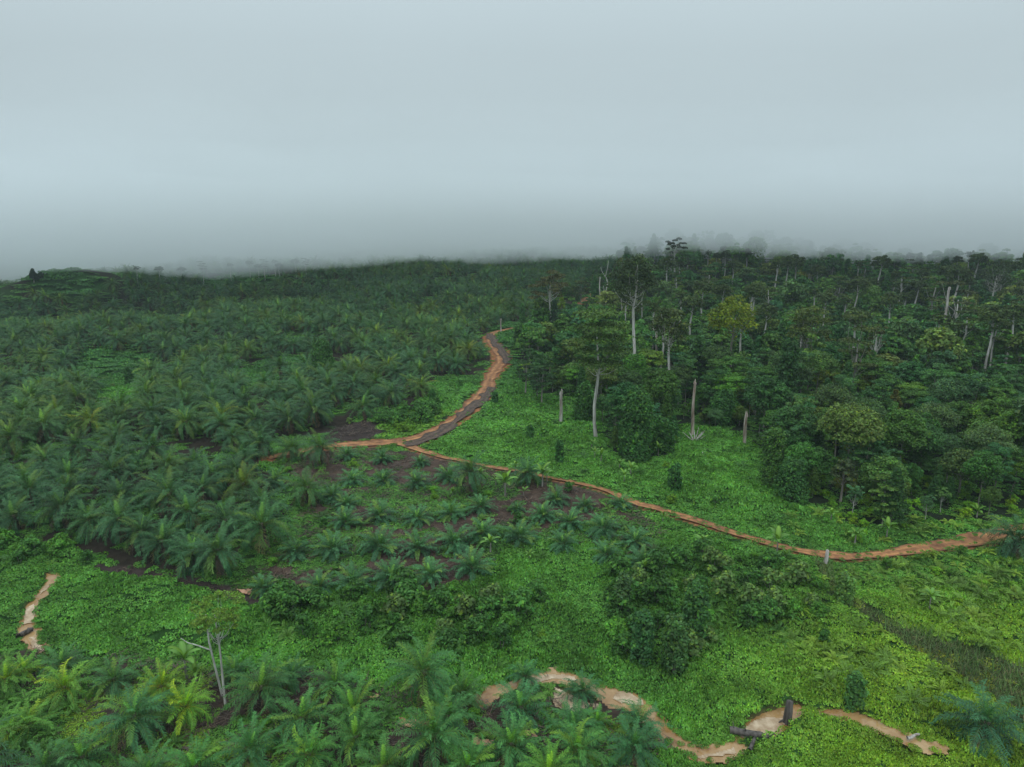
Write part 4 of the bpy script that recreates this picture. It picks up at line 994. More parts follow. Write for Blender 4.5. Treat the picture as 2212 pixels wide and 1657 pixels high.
# close to the creeper edge the trees are lower
u2, v2, _ = proj(Fp[:, 0], Fp[:, 1] - 9, H(Fp[:, 0], Fp[:, 1] - 9))
edge = ~inpoly(u2, v2, FOREST) & (cf == 4)
Zf = H(Fp[:, 0], Fp[:, 1]); df = np.hypot(Fp[:, 0], Fp[:, 1])
of = np.argsort(np.where((uf > -30) & (uf < 2240), df, 1e5 + df))
kindf = rng.integers(0, 8, len(Fp)); mixn = vnoise(Fp[:, 0], Fp[:, 1], 28, 41)
kindf = np.where(rng.random(len(Fp)) < .35, (mixn * 7.99).astype(int), kindf)
pal_t = np.array([(1, 1, 1), (.78, .85, .85), (1.25, 1.12, .75), (.9, 1.12, 1.25), (1.5, 1.15, .85), (1.1, 1.25, .85), (.68, .78, .72)])
tn = ['mid green', 'dark green', 'olive green', 'blue green', 'brownish green', 'fresh green', 'very dark green']
ti_ = rng.choice(7, len(Fp), p=[.24, .22, .15, .13, .07, .11, .08])
szf = (.42 + .62 * rng.random(len(Fp)) ** 1.8) * np.where(edge, .75, 1.0) * np.where(df > 300, 1.25, 1)
NIF = 270
for i in of[:NIF]:
    kd = FT[kindf[i]]; tone = tn[ti_[i]]
    zone = ('on the lower forest edge above the road' if vf[i] > 1010 else 'at the creeper field edge' if edge[i] and uf[i] < 1700 else
            'inside the forest behind the creeper field' if uf[i] < 1700 else 'in the forest on the right slope')
    set_tree((Fp[i, 0], Fp[i, 1], Zf[i] - .2), kd, f'{tone} {kd[4]} tree {zone}', f'{tone} {kd[4]} trees {zone}', szf[i], rng.random() * 6.28,
             tuple(pal_t[ti_[i]] * (.85 + .3 * rng.random())))
ro = of[NIF:]; n = len(ro); print('forest', len(Fp))
o = scatter('distant_forest', np.stack([Fp[ro, 0], Fp[ro, 1], Zf[ro] - .3], 1),
            np.stack([R(4) * rng.normal(size=n), R(4) * rng.normal(size=n), rng.random(n) * 6.28], 1),
            szf[ro][:, None] * np.stack([1.05 * np.ones(n), 1.05 * np.ones(n), .9 + .35 * rng.random(n)], 1),
            pal_t[ti_[ro]] * (.80 + .4 * rng.random((n, 1))), FTL, kindf[ro])
tag(o, 'dense rain forest canopy fading into the low cloud', 'forest', kind='stuff')
# thin pale trunked trees at the edge of the cloud
FAR = [(1527, 600, 540), (1545, 605, 545), (1563, 612, 540), (1797, 612, 545), (1848, 640, 562), (1905, 655, 596), (1928, 650, 585), (1962, 650, 560), (1992, 655, 590),
       (2060, 622, 552), (1700, 600, 548), (1880, 610, 556), (2085, 610, 540), (1960, 600, 545), (2010, 590, 535), (2180, 700, 610), (2192, 690, 600), (1560, 590, 530),
       (1610, 600, 536), (1660, 606, 560), (1745, 620, 560), (2150, 600, 545), (2100, 640, 575), (1480, 640, 556), (1465, 655, 560), (1340, 640, 580), (1900, 560, 536), (2040, 575, 540), (2075, 570, 536), (1935, 585, 540), (1985, 580, 533), (1820, 590, 538)]
FAR += [(u_, 606 + (u_ % 7) - (u_ - 500) * .05, 562 + (u_ % 11) - (u_ - 500) * .04) for u_ in (500, 541, 560, 573, 596, 604, 640, 662, 300, 348, 395, 440)]
NE = len(FAR)
for u_ in range(1330, 2230, 17):
    a_ = random.random(); vb_ = 640 + 190 * a_ + random.random() * 20; FAR.append((u_ + 14 * random.random(), vb_, vb_ - (80 + 62 * a_ + 34 * random.random())))
fk = []
for i in range(4):
    fk.append(tree_shape(900 + i, 30, 4.2 + i * .5, 8 + i, ['sparse', 'round', 'round', 'layers'][i], (.055, .085, .035), leaf=.55, n=24, lp=70, tr=.42, mat=M_PALE, nb=4))
for i, (ub, vb, vt) in enumerate(FAR):
    P = G(ub, vb); h = ztop(P, vt) - P[2]; s = h / 30
    t = empty('thin_tall_tree', P, rng.random() * 6, (max(s, .5), max(s, .5), s)); g = 'thin tall trees at the edge of the fog'
    if i >= NE:
        tag(t, 'slim pale trunked tree standing out above the lower forest canopy', 'tree', 'slim pale trunked trees scattered through the forest')
        obj('trunk', fk[i % 4][0], t); obj('crown', fk[i % 4][1], t, (1.2, 1.25, .9)); t.scale = (s * 1.1, s * 1.1, s); continue
    tag(t, 'slender pale trunked tree rising out of the ' + ('palm plantation' if ub < 1000 else 'forest') + ' into the fog', 'tree', g + (' over the palms' if ub < 1000 else ''))
    obj('trunk', fk[i % 4][0], t); obj('crown', fk[i % 4][1], t)

# ------------------------------------------------------------------ bananas
def banana_shape(seed, h, nl, L, base=(.105, .235, .045)):
    global rng
    keep = rng; rng = np.random.default_rng(seed)
    st, lv = MB(), MB()
    tube(st, [(0, 0, -.3), (0, 0, 0), (.03, 0, h * .6), (.05, 0, h)], [.16, .15, .11, .07], 8)
    for i in range(nl):
        az = i * GA + .3 * rng.normal(); e0 = R(80 - 50 * (i / nl)); dr = R(50 + 40 * rng.random()); k_ = 9; s = np.linspace(0, 1, k_)
        l = L * (.8 + .3 * rng.random()); e = e0 - dr * s ** 1.3
        px = np.r_[0, np.cumsum(np.cos(e[:-1])) * l / (k_ - 1)]; pz = h + np.r_[0, np.cumsum(np.sin(e[:-1])) * l / (k_ - 1)]
        wd = .30 * l * .5 * np.sin(np.pi * np.clip((s - .10) / .92, 0, 1)) ** .55; wd[0] = .02
        Dx, Dy = math.cos(az), math.sin(az); C = np.stack([px * Dx, px * Dy, pz], 1); S = np.array([-Dy, Dx, 0])
        up = np.stack([-np.sin(e) * Dx, -np.sin(e) * Dy, np.cos(e)], 1) * .22
        A = C + S * wd[:, None] + up * wd[:, None] * 1.5; B = C - S * wd[:, None] + up * wd[:, None] * 1.5
        V = np.concatenate([A, C, B]); j = np.arange(k_ - 1)
        Q = np.concatenate([np.stack([j, j + 1, j + 1 + k_, j + k_], 1), np.stack([j + k_, j + 1 + k_, j + 1 + 2 * k_, j + 2 * k_], 1)])
        c = np.array(base) * (.75 + .5 * rng.random()) * (np.array([1.3, 1.15, .8]) if i < 2 else 1)
        cc = np.concatenate([np.tile(c, (k_, 1)), np.tile(c * 1.35, (k_, 1)), np.tile(c * .9, (k_, 1))]); lv.add(V, Q, cc)
    out = st.mesh('banana_stem', M_BARK), lv.mesh('banana_leaves', M_PALM); rng = keep; return out
BK = [banana_shape(950 + i, [1.6, 2.2, 1.2][i], [8, 9, 7][i], [2.0, 2.4, 1.8][i]) for i in range(3)]
A2, A3, AT, A6 = (737.6, 810), (1474, 810), (737.6, 786.3 - 300), (1474, 1104.3)
BAN = [(A2, 965, 1150, 1.0, 'yellow green banana plant at the right end of the second lowest palm terrace'),
 (A2, 1060, 790, 1.25, 'large pale green banana plant in the middle of the clump below the dirt road'), (A2, 1000, 720, .9, 'banana plant left in the clump below the dirt road'),
 (A2, 1125, 650, 1.0, 'banana plant with an upright leaf reaching over the dirt road'), (A2, 1300, 720, 1.15, 'tall banana plant at the right end of the clump below the road'),
 (A2, 1180, 790, .8, 'small grey green banana plant under the clump'), (A2, 1330, 690, .9, 'banana plant leaning right at the end of the clump'), (A2, 900, 700, .8, 'banana plant half hidden behind the large dark palm'),
 (A2, 720, 790, .7, 'small banana plant left of the large dark palm'), (A2, 1215, 1205, .6, 'tiny banana plant in the creeper below the terraces'), (A2, 1960, 1310, .7, 'small pale banana plant above the slope thicket'),
 (A2, 1620, 480, .9, 'banana plant below the layered tree, uppermost of three'), (A2, 1640, 540, .8, 'banana plant below the layered tree, middle of three'), (A2, 1680, 570, .8, 'banana plant below the layered tree, lowest of three'),
 (A2, 1800, 610, .9, 'banana plant with ragged leaves right of the three below the layered tree'), (A2, 1872, 660, 1.0, 'bright banana plant at the middle of the creeper slope'), (A2, 1830, 705, .7, 'small banana plant low on the creeper slope near the road'),
 (A2, 2165, 350, 1.0, 'banana plant with a tall leaf between the vine mass and the brown trunk'), (A2, 2160, 460, .9, 'banana plant right of the large vine mass'), (A2, 2050, 520, .7, 'banana plant under the large vine mass'), (A2, 2080, 950, .7, 'small banana plant just below the road in the creeper'),
 (A3, 545, 300, 1.1, 'banana plant behind the short brown broken trunk'), (A3, 340, 300, 1.1, 'yellowish banana plant left of the short brown broken trunk'), (A3, 40, 240, 1.0, 'banana plant left of the tall brown broken trunk'),
 (A3, 725, 350, .8, 'bright small banana plant in the forest right of the short broken trunk'), (A3, 725, 620, .8, 'banana plant on top of the rounded vine draped tree'), (A3, 870, 590, .8, 'banana plant beside the umbrella tree'),
 (A3, 1115, 1095, .9, 'banana plant just above the road near its lowest dip'), (A3, 1320, 1060, .8, 'banana plant with one leaf above the road'), (A3, 1905, 920, .9, 'bright banana plant at the forest foot near the right side'),
 (A3, 130, 1150, 1.0, 'banana plant in the thicket just below the road'), (A3, 610, 1165, 1.0, 'banana plant below the road left of the brown grey stump'), (A3, 660, 1210, .8, 'lower banana plant left of the brown grey stump'), (A3, 960, 950, .8, 'banana plant in the dark foot of the forest'),
 (A3, 1600, 1600 - 90, .7, 'banana like plant on the fern slope beside the grassy track'), (AT, 1370, 1010, 1.1, 'large banana plant in front of the dark forest tip at the road bend'), (AT, 2390, 740, .8, 'bright banana plant far inside the forest'),
 ((0, 1104.3), 1210, 1085, 1.1, 'banana plant among the lower palms left of the twin trunk tree'), ((0, 1104.3), 1270, 1100, .9, 'pale banana plant right beside the twin trunk tree'), ((0, 1104.3), 1950, 1060, .6, 'small banana plant right of the twin trunk tree')]
for i, (o_, a, b, s, lab) in enumerate(BAN):
    P = G(o_[0] + .3337 * a, o_[1] + .3337 * b); t = empty('banana_plant', P, rng.random() * 6, s * .88); tag(t, lab, 'banana plant')
    c_ = 1 + .2 * rng.normal(); obj('stem', BK[i % 3][0], t); obj('leaves', BK[i % 3][1], t, (1.05, 1.0, .9))

# ------------------------------------------------------------------ shrubs
def shrub_shape(seed, r, h, base, leaf, n=9, lp=90, **kw):
    global rng
    keep = rng; rng = np.random.default_rng(seed); mb = MB(); st = MB()
    for i in range(n):
        a = i * GA; q = (i + .5) / n; rad = r * .62 * math.sqrt(q)
        z = h * (.25 + .55 * (1 - q ** 1.4)) * (.8 + .4 * rng.random())
        puff(mb, (rad * math.cos(a), rad * math.sin(a), z), r * (.30 + .18 * rng.random()), lp, leaf, np.array(base) * np.array([1.9, 1.95, 1.0]) * (1 + .15 * rng.normal()), flat=.8, **kw)
        if i % 3 == 0: bough(st, (0, 0, -.2), (rad * math.cos(a), rad * math.sin(a), z), .06, .03)
    out = st.mesh('shrub_stems', M_BARK), mb.mesh('shrub_leaves', M_CREEP); rng = keep; return out
SK = [shrub_shape(1000, 1.9, 2.6, (.042, .110, .030), .24), shrub_shape(1001, 2.4, 3.4, (.036, .095, .036), .30), shrub_shape(1002, 1.6, 1.8, (.060, .150, .030), .22, light=.2),
      shrub_shape(1003, 2.0, 3.0, (.070, .120, .062), .34, 8, 60), shrub_shape(1004, 1.7, 2.6, (.075, .145, .025), .22), shrub_shape(1005, 1.3, 3.2, (.034, .095, .034), .24, 10)]
sdesc = ['rounded dark green', 'large glossy dark green', 'low bright green', 'grey green broad leaved', 'yellow green', 'upright dark green']
Sp = jgrid(40, 200, 3.0, -1.0, .95, 51)
cs, us, vs, rs = cover(Sp[:, 0], Sp[:, 1])
footm = inpoly(us, vs, [(1680, 1060), (1800, 1100), (1950, 1110), (2300, 1080), (2300, 1135), (2050, 1150), (1850, 1175), (1740, 1120), (1640, 1050)]) | ((cs == 4) & (vs > 960)) | ((cs == 4) & (rng.random(len(Sp)) < .3))
pr_ = np.select([footm, cs == 5, cs == 0, cs == 2, cs == 3, cs == 6, cs == 1], [.75, .85, .035, .10, .10, .05, .12], 0.0)
slope = inpoly(us, vs, [(1800, 1215), (2300, 1170), (2300, 1640), (2120, 1500), (1900, 1310)]); pr_ = np.where(slope & (cs == 0), .30, pr_)
mids = inpoly(us, vs, [(1400, 1440), (1700, 1380), (1850, 1370), (2050, 1480), (2212, 1600), (2080, 1610), (1900, 1540), (1700, 1500), (1500, 1560)]); pr_ = np.where(mids & (cs == 0), .16, pr_)
fieldm = inpoly(us, vs, [(100, 1250), (520, 1320), (560, 1400), (300, 1410), (100, 1400)]) | inpoly(us, vs, [(1640, 1540), (2050, 1650), (1500, 1657)]); pr_ = np.where(fieldm, .0, pr_)
ks = (rng.random(len(Sp)) < pr_) & (rs > 1.6) & (us > -200) & (us < 2330)
ks &= np.min(np.hypot(Sp[:, None, 0] - pp[None, :, 0], Sp[:, None, 1] - pp[None, :, 1]), axis=1) > 2.2
Sp, us, vs, cs = Sp[ks], us[ks], vs[ks], cs[ks]; dsx = np.hypot(Sp[:, 0], Sp[:, 1]); osx = np.argsort(np.where((us > -20) & (us < 2232) & (vs < 1690), dsx, 1e5 + dsx))
print('shrubs', len(Sp))
Zs = H(Sp[:, 0], Sp[:, 1]) - .2
ks_ = np.where(cs == 5, rng.choice([0, 1, 3, 5, 1], len(Sp)), rng.choice([0, 2, 4, 5, 2], len(Sp)))
ks_ = np.where((cs == 5) & (us > 800) & (us < 1000) & (vs < 960), 4, ks_)
ss_ = (.6 + .5 * rng.random(len(Sp))) * np.where(cs == 5, 1.0, .62)
st_ = (.85 + .3 * rng.random((len(Sp), 1))) * np.where((us > 1780)[:, None], np.array([1.35, 1.15, .8]), 1.0)
for i in osx[:280]:
    zone = ('at the foot of the forest' if cs[i] == 4 else 'in the thicket below the young palm terraces' if cs[i] == 5 and 500 < us[i] < 1250 and vs[i] > 1200 else 'in the slope thicket below the road' if cs[i] == 5 and us[i] > 1250 else
            'beside the upper end of the left stream' if cs[i] == 5 and us[i] < 400 else 'in the bright hedge at the road bend' if cs[i] == 5 else
            'among the young palms' if cs[i] == 2 else 'among the lower palms' if cs[i] == 3 else 'under the mature palms' if cs[i] == 1 else
            'on the fern slope at the right' if us[i] > 1780 else 'rising from the creeper cover')
    t = empty('shrub', (Sp[i, 0], Sp[i, 1], Zs[i]), rng.random() * 6, ss_[i]); tag(t, f'{sdesc[ks_[i]]} shrub {zone}', 'shrub', f'{sdesc[ks_[i]]} shrubs {zone}')
    obj('stems', SK[ks_[i]][0], t); obj('leaves', SK[ks_[i]][1], t, tuple(st_[i]))
rs_ = osx[280:]; n = len(rs_)
skl = [hidden_source('shrub_shape', joined('shrub_shape', dict(a=a, b=b))) for a, b in SK]
if n: tag(scatter('undergrowth', np.stack([Sp[rs_, 0], Sp[rs_, 1], Zs[rs_]], 1), np.stack([0 * rs_, 0 * rs_, rng.random(n) * 6], 1), ss_[rs_][:, None] * np.ones(3), st_[rs_], skl, ks_[rs_]),
          'tangled low bushes growing between the larger plants', 'undergrowth', kind='stuff')

# ------------------------------------------------------------------ ground cover
def creeper_patch(seed, n, leaf, base, h=.35):
    global rng
    keep = rng; rng = np.random.default_rng(seed); mb = MB()
    a = rng.random(n) * 6.28; r_ = np.sqrt(rng.random(n)) * 1.05
    lump = h * (.6 + .5 * np.sin(a * 2 + seed) * r_)
    P = np.stack([r_ * np.cos(a), r_ * np.sin(a), (1 - r_ ** 2 * .8) * lump * (.35 + .65 * rng.random(n) ** .5)], 1)
    Nn = norm(np.stack([.55 * r_ * np.cos(a), .55 * r_ * np.sin(a), np.ones(n)], 1) + .48 * rng.normal(size=(n, 3)))
    Nn[:, 2] = np.abs(Nn[:, 2])
    leaves(mb, P, Nn, leaf * (.65 + .7 * rng.random(n)), leaf_cols(n, base, .22, .14), 1.15)
    me = mb.mesh('creeper_leaves', M_CREEP); rng = keep
    return hidden_source('creeper_shape', me)
CB = (.122, .310, .055)
CP = [creeper_patch(1100 + i, 160, .205, CB) for i in range(4)]
CPF = [creeper_patch(1110 + i, 130, .20, CB, .30) for i in range(4)]
pts, scl, tin, far = [], [], [], []
for (y0, y1, s, fr) in ((34, 62, .78, 0), (62, 95, .95, 0), (95, 140, 1.25, 0), (140, 210, 1.8, 1), (210, 330, 2.7, 1), (330, 620, 4.5, 1)):
    Pc = jgrid(y0, y1, s, -.95, .95, int(y0), .3)
    c, u, v, rg = cover(Pc[:, 0], Pc[:, 1])
    sg = soil_green(Pc[:, 0], Pc[:, 1], c)
    gy = anyp(u, v, YOUNG_GREEN)
    prob = np.select([c == 0, c == 5, c == 4, c == 1, c == 2, c == 3, c == 6, c == 10], [1.0, 1.0, .35, np.where(sg > .47, .6, .1), np.where((sg > .53) | gy, .85, .06), np.where(sg > .44, .85, .12), np.where(sg > .55, .5, .06), .4], 0.0)
    k_ = (rng.random(len(Pc)) < prob) & (rg > .35 * s + .15) & (u > -120) & (u < 2330) & (v < 1760)
    k_ &= ~((c == 4) & (Pc[:, 1] > 330))
    # nothing on water or sand within reach of the patch
    for dx, dy in ((.38, 0), (-.38, 0), (0, .38), (0, -.65)):
        uu, vv, _ = proj(Pc[:, 0] + dx * s, Pc[:, 1] + dy * s, H(Pc[:, 0] + dx * s, Pc[:, 1] + dy * s)); k_ &= ~anyp(uu, vv, WATER + SAND_GLARE) | (rng.random(len(Pc)) < .07)
    Pc, c, u, v, rg = Pc[k_], c[k_], u[k_], v[k_], rg[k_]; n = len(Pc)
    X, Y = Pc[:, 0], Pc[:, 1]
    z = H(X, Y) + np.where((c == 0) | (c == 5), mound(X, Y), .25 * mound(X, Y)) * sstep(.2, 3, rg)
    pts.append(np.stack([X, Y, z + .05], 1))
    hs = np.where((c == 0) | (c == 5), .7 + 2.2 * vnoise(X, Y, 4.0, 61) * sstep(.5, 3, rg), .55)
    scl.append(s * .92 * np.stack([.85 + .3 * rng.random(n)] * 2 + [hs / s ** .5], 1))
    t = np.ones((n, 3)) * (.82 + .30 * vnoise(X, Y, 9, 62) + .14 * rng.random(n))[:, None]
    yel = np.clip(sstep(1350, 2050, u) * sstep(1180, 1420, v), 0, 1)            # warmer leaves on the right hand slope
    yel = np.maximum(yel, .8 * sstep(.55, .75, vnoise(X, Y, 6, 63)) * (c == 3))
    yel = np.maximum(yel, .9 * inpoly(u, v, [(150, 1510), (260, 1500), (250, 1600), (140, 1600)]) )
    yel = np.maximum(yel, .35 * (c == 5) * (u > 700) * (v < 960))
    t *= 1 + yel[:, None] * np.array([1.05, .34, -.25])
    t *= np.where((c == 6)[:, None], np.array([1.15, .80, .8]), 1.0)
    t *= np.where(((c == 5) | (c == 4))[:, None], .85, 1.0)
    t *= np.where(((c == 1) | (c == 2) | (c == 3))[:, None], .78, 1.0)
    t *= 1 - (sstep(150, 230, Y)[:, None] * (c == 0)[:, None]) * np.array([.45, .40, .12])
    dk = sstep(.60, .80, vnoise(X, Y, 3.2, 64))[:, None]; t *= 1 - .18 * dk
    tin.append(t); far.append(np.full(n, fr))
# leaves hanging over the edges of the water and the narrow road
def overhang(X, Y, keep_, size, lift, tint):
    k_ = rng.random(len(X)) < keep_; X, Y = X[k_], Y[k_]; n = len(X); u, v, _ = proj(X, Y, H(X, Y)); yel = sstep(1350, 2050, u) * sstep(1180, 1420, v)
    pts.append(np.stack([X, Y, H(X, Y) + lift], 1)); q = size * (.6 + .7 * rng.random((n, 1))); scl.append(np.concatenate([q, q, q * (1 + rng.random((n, 1)))], 1))
    tin.append(tint * (.8 + .35 * rng.random((n, 1))) * (1 + yel[:, None] * np.array([.95, .28, -.3]))); far.append(np.zeros(n, int))
for p in WATER:
    W = np.array([G(u, v)[:2] for u, v in p]); ctr = W.mean(0); W2 = np.vstack([W, W[:1]]); L = np.r_[0, np.cumsum(np.linalg.norm(np.diff(W2, axis=0), axis=1))]
    t = np.arange(0, L[-1], .16); X = np.interp(t, L, W2[:, 0]) + .30 * rng.normal(size=len(t)); Y = np.interp(t, L, W2[:, 1]) + .30 * rng.normal(size=len(t))
    u, v, _ = proj(X, Y, H(X, Y)); kk = np.where(inpoly(u, v, BOTTOM), .15, .6) * ~inpoly(u, v, p); overhang(X, Y, kk, .38, .0, 1.0)
for nm_, kp_, sz_ in (('branch', .45, .42), ('main', .3, .5)):
    C, Nn, hw = RIB[nm_]; seg = np.r_[0, np.cumsum(np.linalg.norm(np.diff(C, axis=0), axis=1))]; t = np.arange(0, seg[-1], .45)
    for sd_ in (-1, 1):
        cx = np.interp(t, seg, C[:, 0]); cy2 = np.interp(t, seg, C[:, 1]); T = norm(np.stack([np.gradient(cx), np.gradient(cy2)], 1)); w_ = np.interp(t, seg, hw) * 1.05 + .3 * rng.normal(size=len(t)) + (vnoise(cx, cy2, 5, 91) < .35) * -.5
        X = cx - T[:, 1] * w_ * sd_; Y = cy2 + T[:, 0] * w_ * sd_; c, _, _, _ = cover(X + (-T[:, 1]) * sd_ * 1.5, Y + T[:, 0] * sd_ * 1.5)
        overhang(X, Y, np.where(np.isin(c, [0, 5, 4]), kp_, .15), sz_, .12, .95)
pts = np.concatenate(pts); scl = np.concatenate(scl); tin = np.concatenate(tin); far = np.concatenate(far); n = len(pts); print('creeper', n)
eps = .8; gx = (H(pts[:, 0] + eps, pts[:, 1]) - H(pts[:, 0] - eps, pts[:, 1])) / (2 * eps); gy_ = (H(pts[:, 0], pts[:, 1] + eps) - H(pts[:, 0], pts[:, 1] - eps)) / (2 * eps)
rot = np.stack([.12 * rng.normal(size=n), .12 * rng.normal(size=n), rng.random(n) * 6.28], 1)
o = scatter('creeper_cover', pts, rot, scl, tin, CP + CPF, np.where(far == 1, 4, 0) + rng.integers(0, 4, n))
tag(o, 'bright green creeper mat smothering the cleared ground', 'creepers', kind='stuff')

# ferns and broad leaved weeds
def fern_shape(seed, nf, L, base, wide=.10):
    global rng
    keep = rng; rng = np.random.default_rng(seed); mb = MB()
    for i in range(nf):
        az = i * GA + .3 * rng.normal()
        frond(mb, (0, 0, 0), az, R(72 - 45 * i / nf), L * (.7 + .5 * rng.random()), R(70 + 25 * rng.random()), 11, L * .20, wide, np.array(base) * (.8 + .4 * rng.random()), base, False, .1)
    me = mb.mesh('fern_fronds', M_PALM); rng = keep; return hidden_source('fern_shape', me)
FE = [fern_shape(1200, 10, 1.7, (.085, .185, .030), .13), fern_shape(1201, 12, 1.4, (.11, .21, .035), .13), fern_shape(1202, 9, 2.1, (.07, .16, .035), .15)]
Pf = jgrid(40, 130, 1.7, -.95, .95, 71); c, u, v, rg = cover(Pf[:, 0], Pf[:, 1])
slope = inpoly(u, v, [(1800, 1215), (2330, 1160), (2330, 1660), (2120, 1500), (1900, 1310)]); mids = inpoly(u, v, [(1560, 1380), (1780, 1250), (1900, 1350), (2120, 1500), (2250, 1657), (2050, 1560), (1750, 1500)])
edgeb = inpoly(u, v, [(1250, 1110), (1700, 1110), (2212, 1090), (2212, 1140), (1700, 1190), (1400, 1080)])
prob = np.select([slope & (c == 0), mids & (c == 0), c == 5, edgeb & (c != 8), c == 3, c == 2, c == 0], [.75, .40, .22, .2, .10, .06, .015], 0)
k_ = (rng.random(len(Pf)) < prob) & (rg > 1.1) & (u < 2330) & (u > -60) & (c != 9); Pf, u, v, c = Pf[k_], u[k_], v[k_], c[k_]; n = len(Pf); print('ferns', n)
tf = (.75 + .5 * rng.random((n, 1))) * np.where((u > 1700)[:, None], np.array([1.75, 1.45, .8]), np.array([.9, 1.05, .8]))
o = scatter('ferns', np.stack([Pf[:, 0], Pf[:, 1], H(Pf[:, 0], Pf[:, 1]) + mound(Pf[:, 0], Pf[:, 1])], 1), np.stack([.2 * rng.normal(size=n), .2 * rng.normal(size=n), rng.random(n) * 6.28], 1),
            (.6 + .6 * rng.random(n))[:, None] * np.ones(3), tf, FE); tag(o, 'arching yellow green ferns covering the slope beside the track', 'ferns', kind='stuff')
# dead fronds and sticks on the bare soil, dry grass on the track
def litter_shape(seed, cols, n=26, L=.7, up=.15):
    global rng
    keep = rng; rng = np.random.default_rng(seed); mb = MB()
    for i in range(n):
        a = rng.random() * 6.28; p = np.array([rng.normal() * .5, rng.normal() * .5, .05 + .1 * rng.random()]); d = np.array([math.cos(a), math.sin(a), up * rng.normal() + (up if up > .3 else 0)]); l = L * (.5 + rng.random())
        s_ = np.array([-d[1], d[0], .3 * rng.normal()]) * .035
        mb.add([p - s_, p + s_, p + d * l + s_ * .3, p + d * l - s_ * .3], [(0, 1, 2, 3)], np.array(cols[i % len(cols)]) * (.7 + .6 * rng.random()))
    me = mb.mesh('litter', M_PALM); rng = keep; return hidden_source('litter_shape', me)
LT = [litter_shape(1300 + i, [(.10, .07, .055), (.15, .10, .07), (.06, .045, .04)]) for i in range(3)]
GR = [litter_shape(1310 + i, [(.13, .20, .05), (.11, .18, .05), (.17, .16, .07), (.08, .17, .04)], 34, .42, .8) for i in range(3)]
Pq = jgrid(38, 150, 1.5, -.9, .9, 81); c, u, v, rg = cover(Pq[:, 0], Pq[:, 1]); k_ = np.isin(c, [2, 3, 7]) & (rng.random(len(c)) < .6) & (rg > .3); Pq = Pq[k_]; n = len(Pq)
o = scatter('plant_litter', np.stack([Pq[:, 0], Pq[:, 1], H(Pq[:, 0], Pq[:, 1]) + .05], 1), np.stack([0 * Pq[:, 0], 0 * Pq[:, 0], rng.random(n) * 6.28], 1), (.7 + .7 * rng.random(n))[:, None] * np.ones(3), .7 + .6 * rng.random((n, 1)) * np.ones(3), LT)
tag(o, 'dead brown fronds and twigs littering the bare soil between the palms', 'litter', kind='stuff')
Pq = jgrid(38, 110, .8, .2, .95, 82); c, u, v, rg = cover(Pq[:, 0], Pq[:, 1]); k_ = (c == 6); Pq = Pq[k_]; n = len(Pq)
o = scatter('dry_grass', np.stack([Pq[:, 0], Pq[:, 1], H(Pq[:, 0], Pq[:, 1]) + .03], 1), np.stack([0 * Pq[:, 0], 0 * Pq[:, 0], rng.random(n) * 6.28], 1), (.7 + .5 * rng.random(n))[:, None] * np.ones(3), .7 + .5 * rng.random((n, 1)) * np.ones(3), GR)
tag(o, 'short brownish grass on the old track running down the slope', 'grass', kind='stuff')

# ------------------------------------------------------------------ air: thin haze everywhere, low cloud lying on the far land
def volume_material(name, dens, colr, an=0.2):
    m = bpy.data.materials.new(name); m.use_nodes = True; t = m.node_tree; t.nodes.clear()
    o = N(t, 'ShaderNodeOutputMaterial'); p = N(t, 'ShaderNodeVolumePrincipled')
    p.inputs['Density'].default_value = dens; p.inputs['Color'].default_value = (*colr, 1); p.inputs['Anisotropy'].default_value = an
    t.links.new(p.outputs[0], o.inputs['Volume']); m.cycles.homogeneous_volume = True if hasattr(m.cycles, 'homogeneous_volume') else None
    return m
def box(name, lo, hi, mat):
    V = [(x, y, z) for x in (lo[0], hi[0]) for y in (lo[1], hi[1]) for z in (lo[2], hi[2])]
    Q = [(0, 1, 3, 2), (4, 6, 7, 5), (0, 4, 5, 1), (2, 3, 7, 6), (0, 2, 6, 4), (1, 5, 7, 3)]
    return obj(name, quad_mesh(name, V, Q, None, mat))
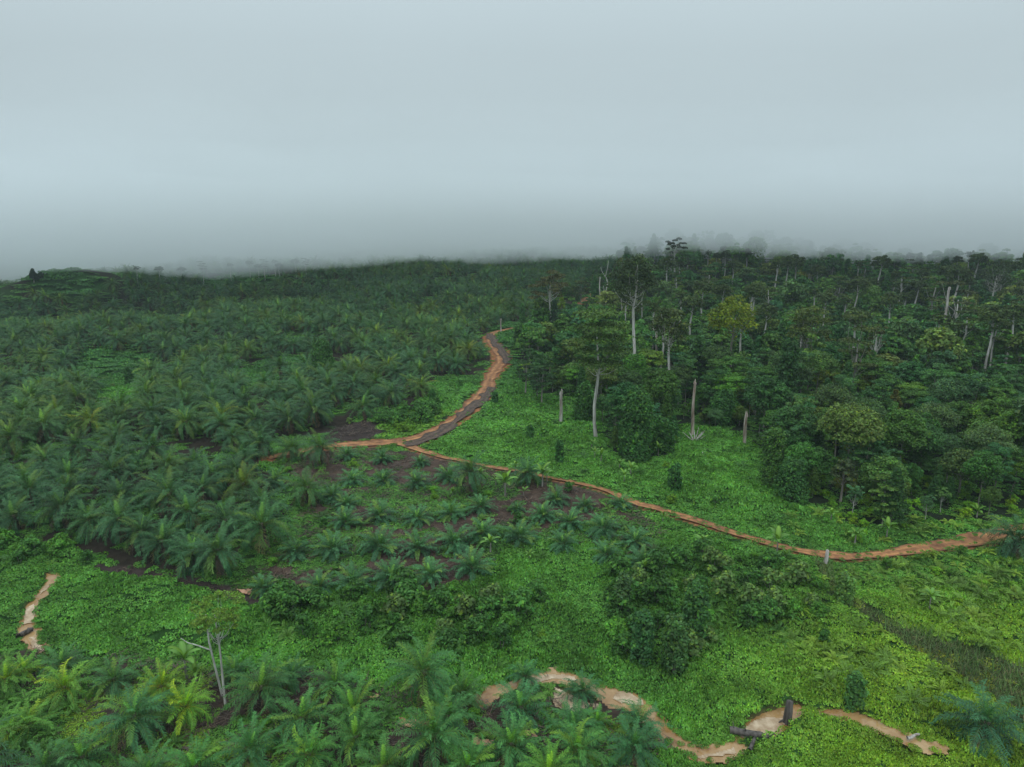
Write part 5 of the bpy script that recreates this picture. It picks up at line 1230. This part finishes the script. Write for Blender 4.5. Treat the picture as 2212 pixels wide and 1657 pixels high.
def cloud_bank():
    xs = np.linspace(-1500, 1500, 61)
    front = 262 + 30 * np.exp(-((xs + 230) / 110) ** 2) + 40 * np.exp(-((xs - 40) / 150) ** 2) + 8 * np.sin(xs / 43) + 3 * np.sin(xs / 23 + 1) + 40 * np.exp(-((xs - 330) / 110) ** 2)
    prof = [(0, 47, 47, 0), (50, 36, 114, 5), (120, 25, 98, 19), (175, 17, 83, 50), (250, 8.5, 73, 110), (350, -3, 69, 260), (900, -30, 64, 600), (1500, -40, 58, 1100)]
    n, m = len(xs), len(prof); V = []
    for j in (1, 2):
        for (db, b, tp, dt) in prof:
            d = db if j == 1 else dt
            for i, x in enumerate(xs):
                z = (b if j == 1 else tp); wob = (3.5 * math.sin(x / 31 + d / 40) + 2 * math.sin(x / 13 + d)) * (1 if 0 < d < 600 else 0)
                azm = x / front[i]; low = (15 * sstep(-.22, -.52, azm) if azm < 0 else 3 * sstep(.3, .6, azm)) * (1 if j == 1 and 0 < d < 500 else 0)
                V.append((x * (1 + d / 900), front[i] + d, z - low + wob * (.5 if j == 1 else .6)))
    Q = []
    for i in range(n - 1):
        for k_ in range(m - 1):
            a = k_ * n + i; Q.append((a, a + n, a + n + 1, a + 1))
            a += n * m; Q.append((a, a + 1, a + n + 1, a + n))
        a = (m - 1) * n + i; Q.append((a, a + n * m, a + n * m + 1, a + 1))
    for k_ in range(m - 1):
        a = k_ * n; Q.append((a, a + n * m, a + n * m + n, a + n)); a = k_ * n + n - 1; Q.append((a, a + n, a + n + n * m, a + n * m))
    V = np.array(V)
    # weld the nose line
    Q = np.array(Q); Q[(Q >= n * m) & (Q < n * m + n)] -= n * m
    front_quads = [q for q in Q if len(set(q)) == 4]
    tri = [q for q in Q if len(set(q)) == 3]
    o = obj('cloud', quad_mesh('cloud', V, np.array(front_quads), None, volume_material('low_cloud', CLOUD_D, (.95, .972, .985), 0.0))); return o
CLOUD_D = 0.018
HAZE_D = 0.00014
for o_ in bpy.data.objects:
    if 'label' in o_.keys() and len(o_['label'].split()) > 16: print('LONG', o_['label'])
o = cloud_bank(); tag(o, 'low grey cloud lying on the far plantation and forest', 'cloud', kind='stuff')
o = box('haze', (-1900, -60, -45), (1900, 1850, 152), volume_material('thin_haze', HAZE_D, (.80, .93, 1.0), 0.0)); o['kind'] = 'stuff'
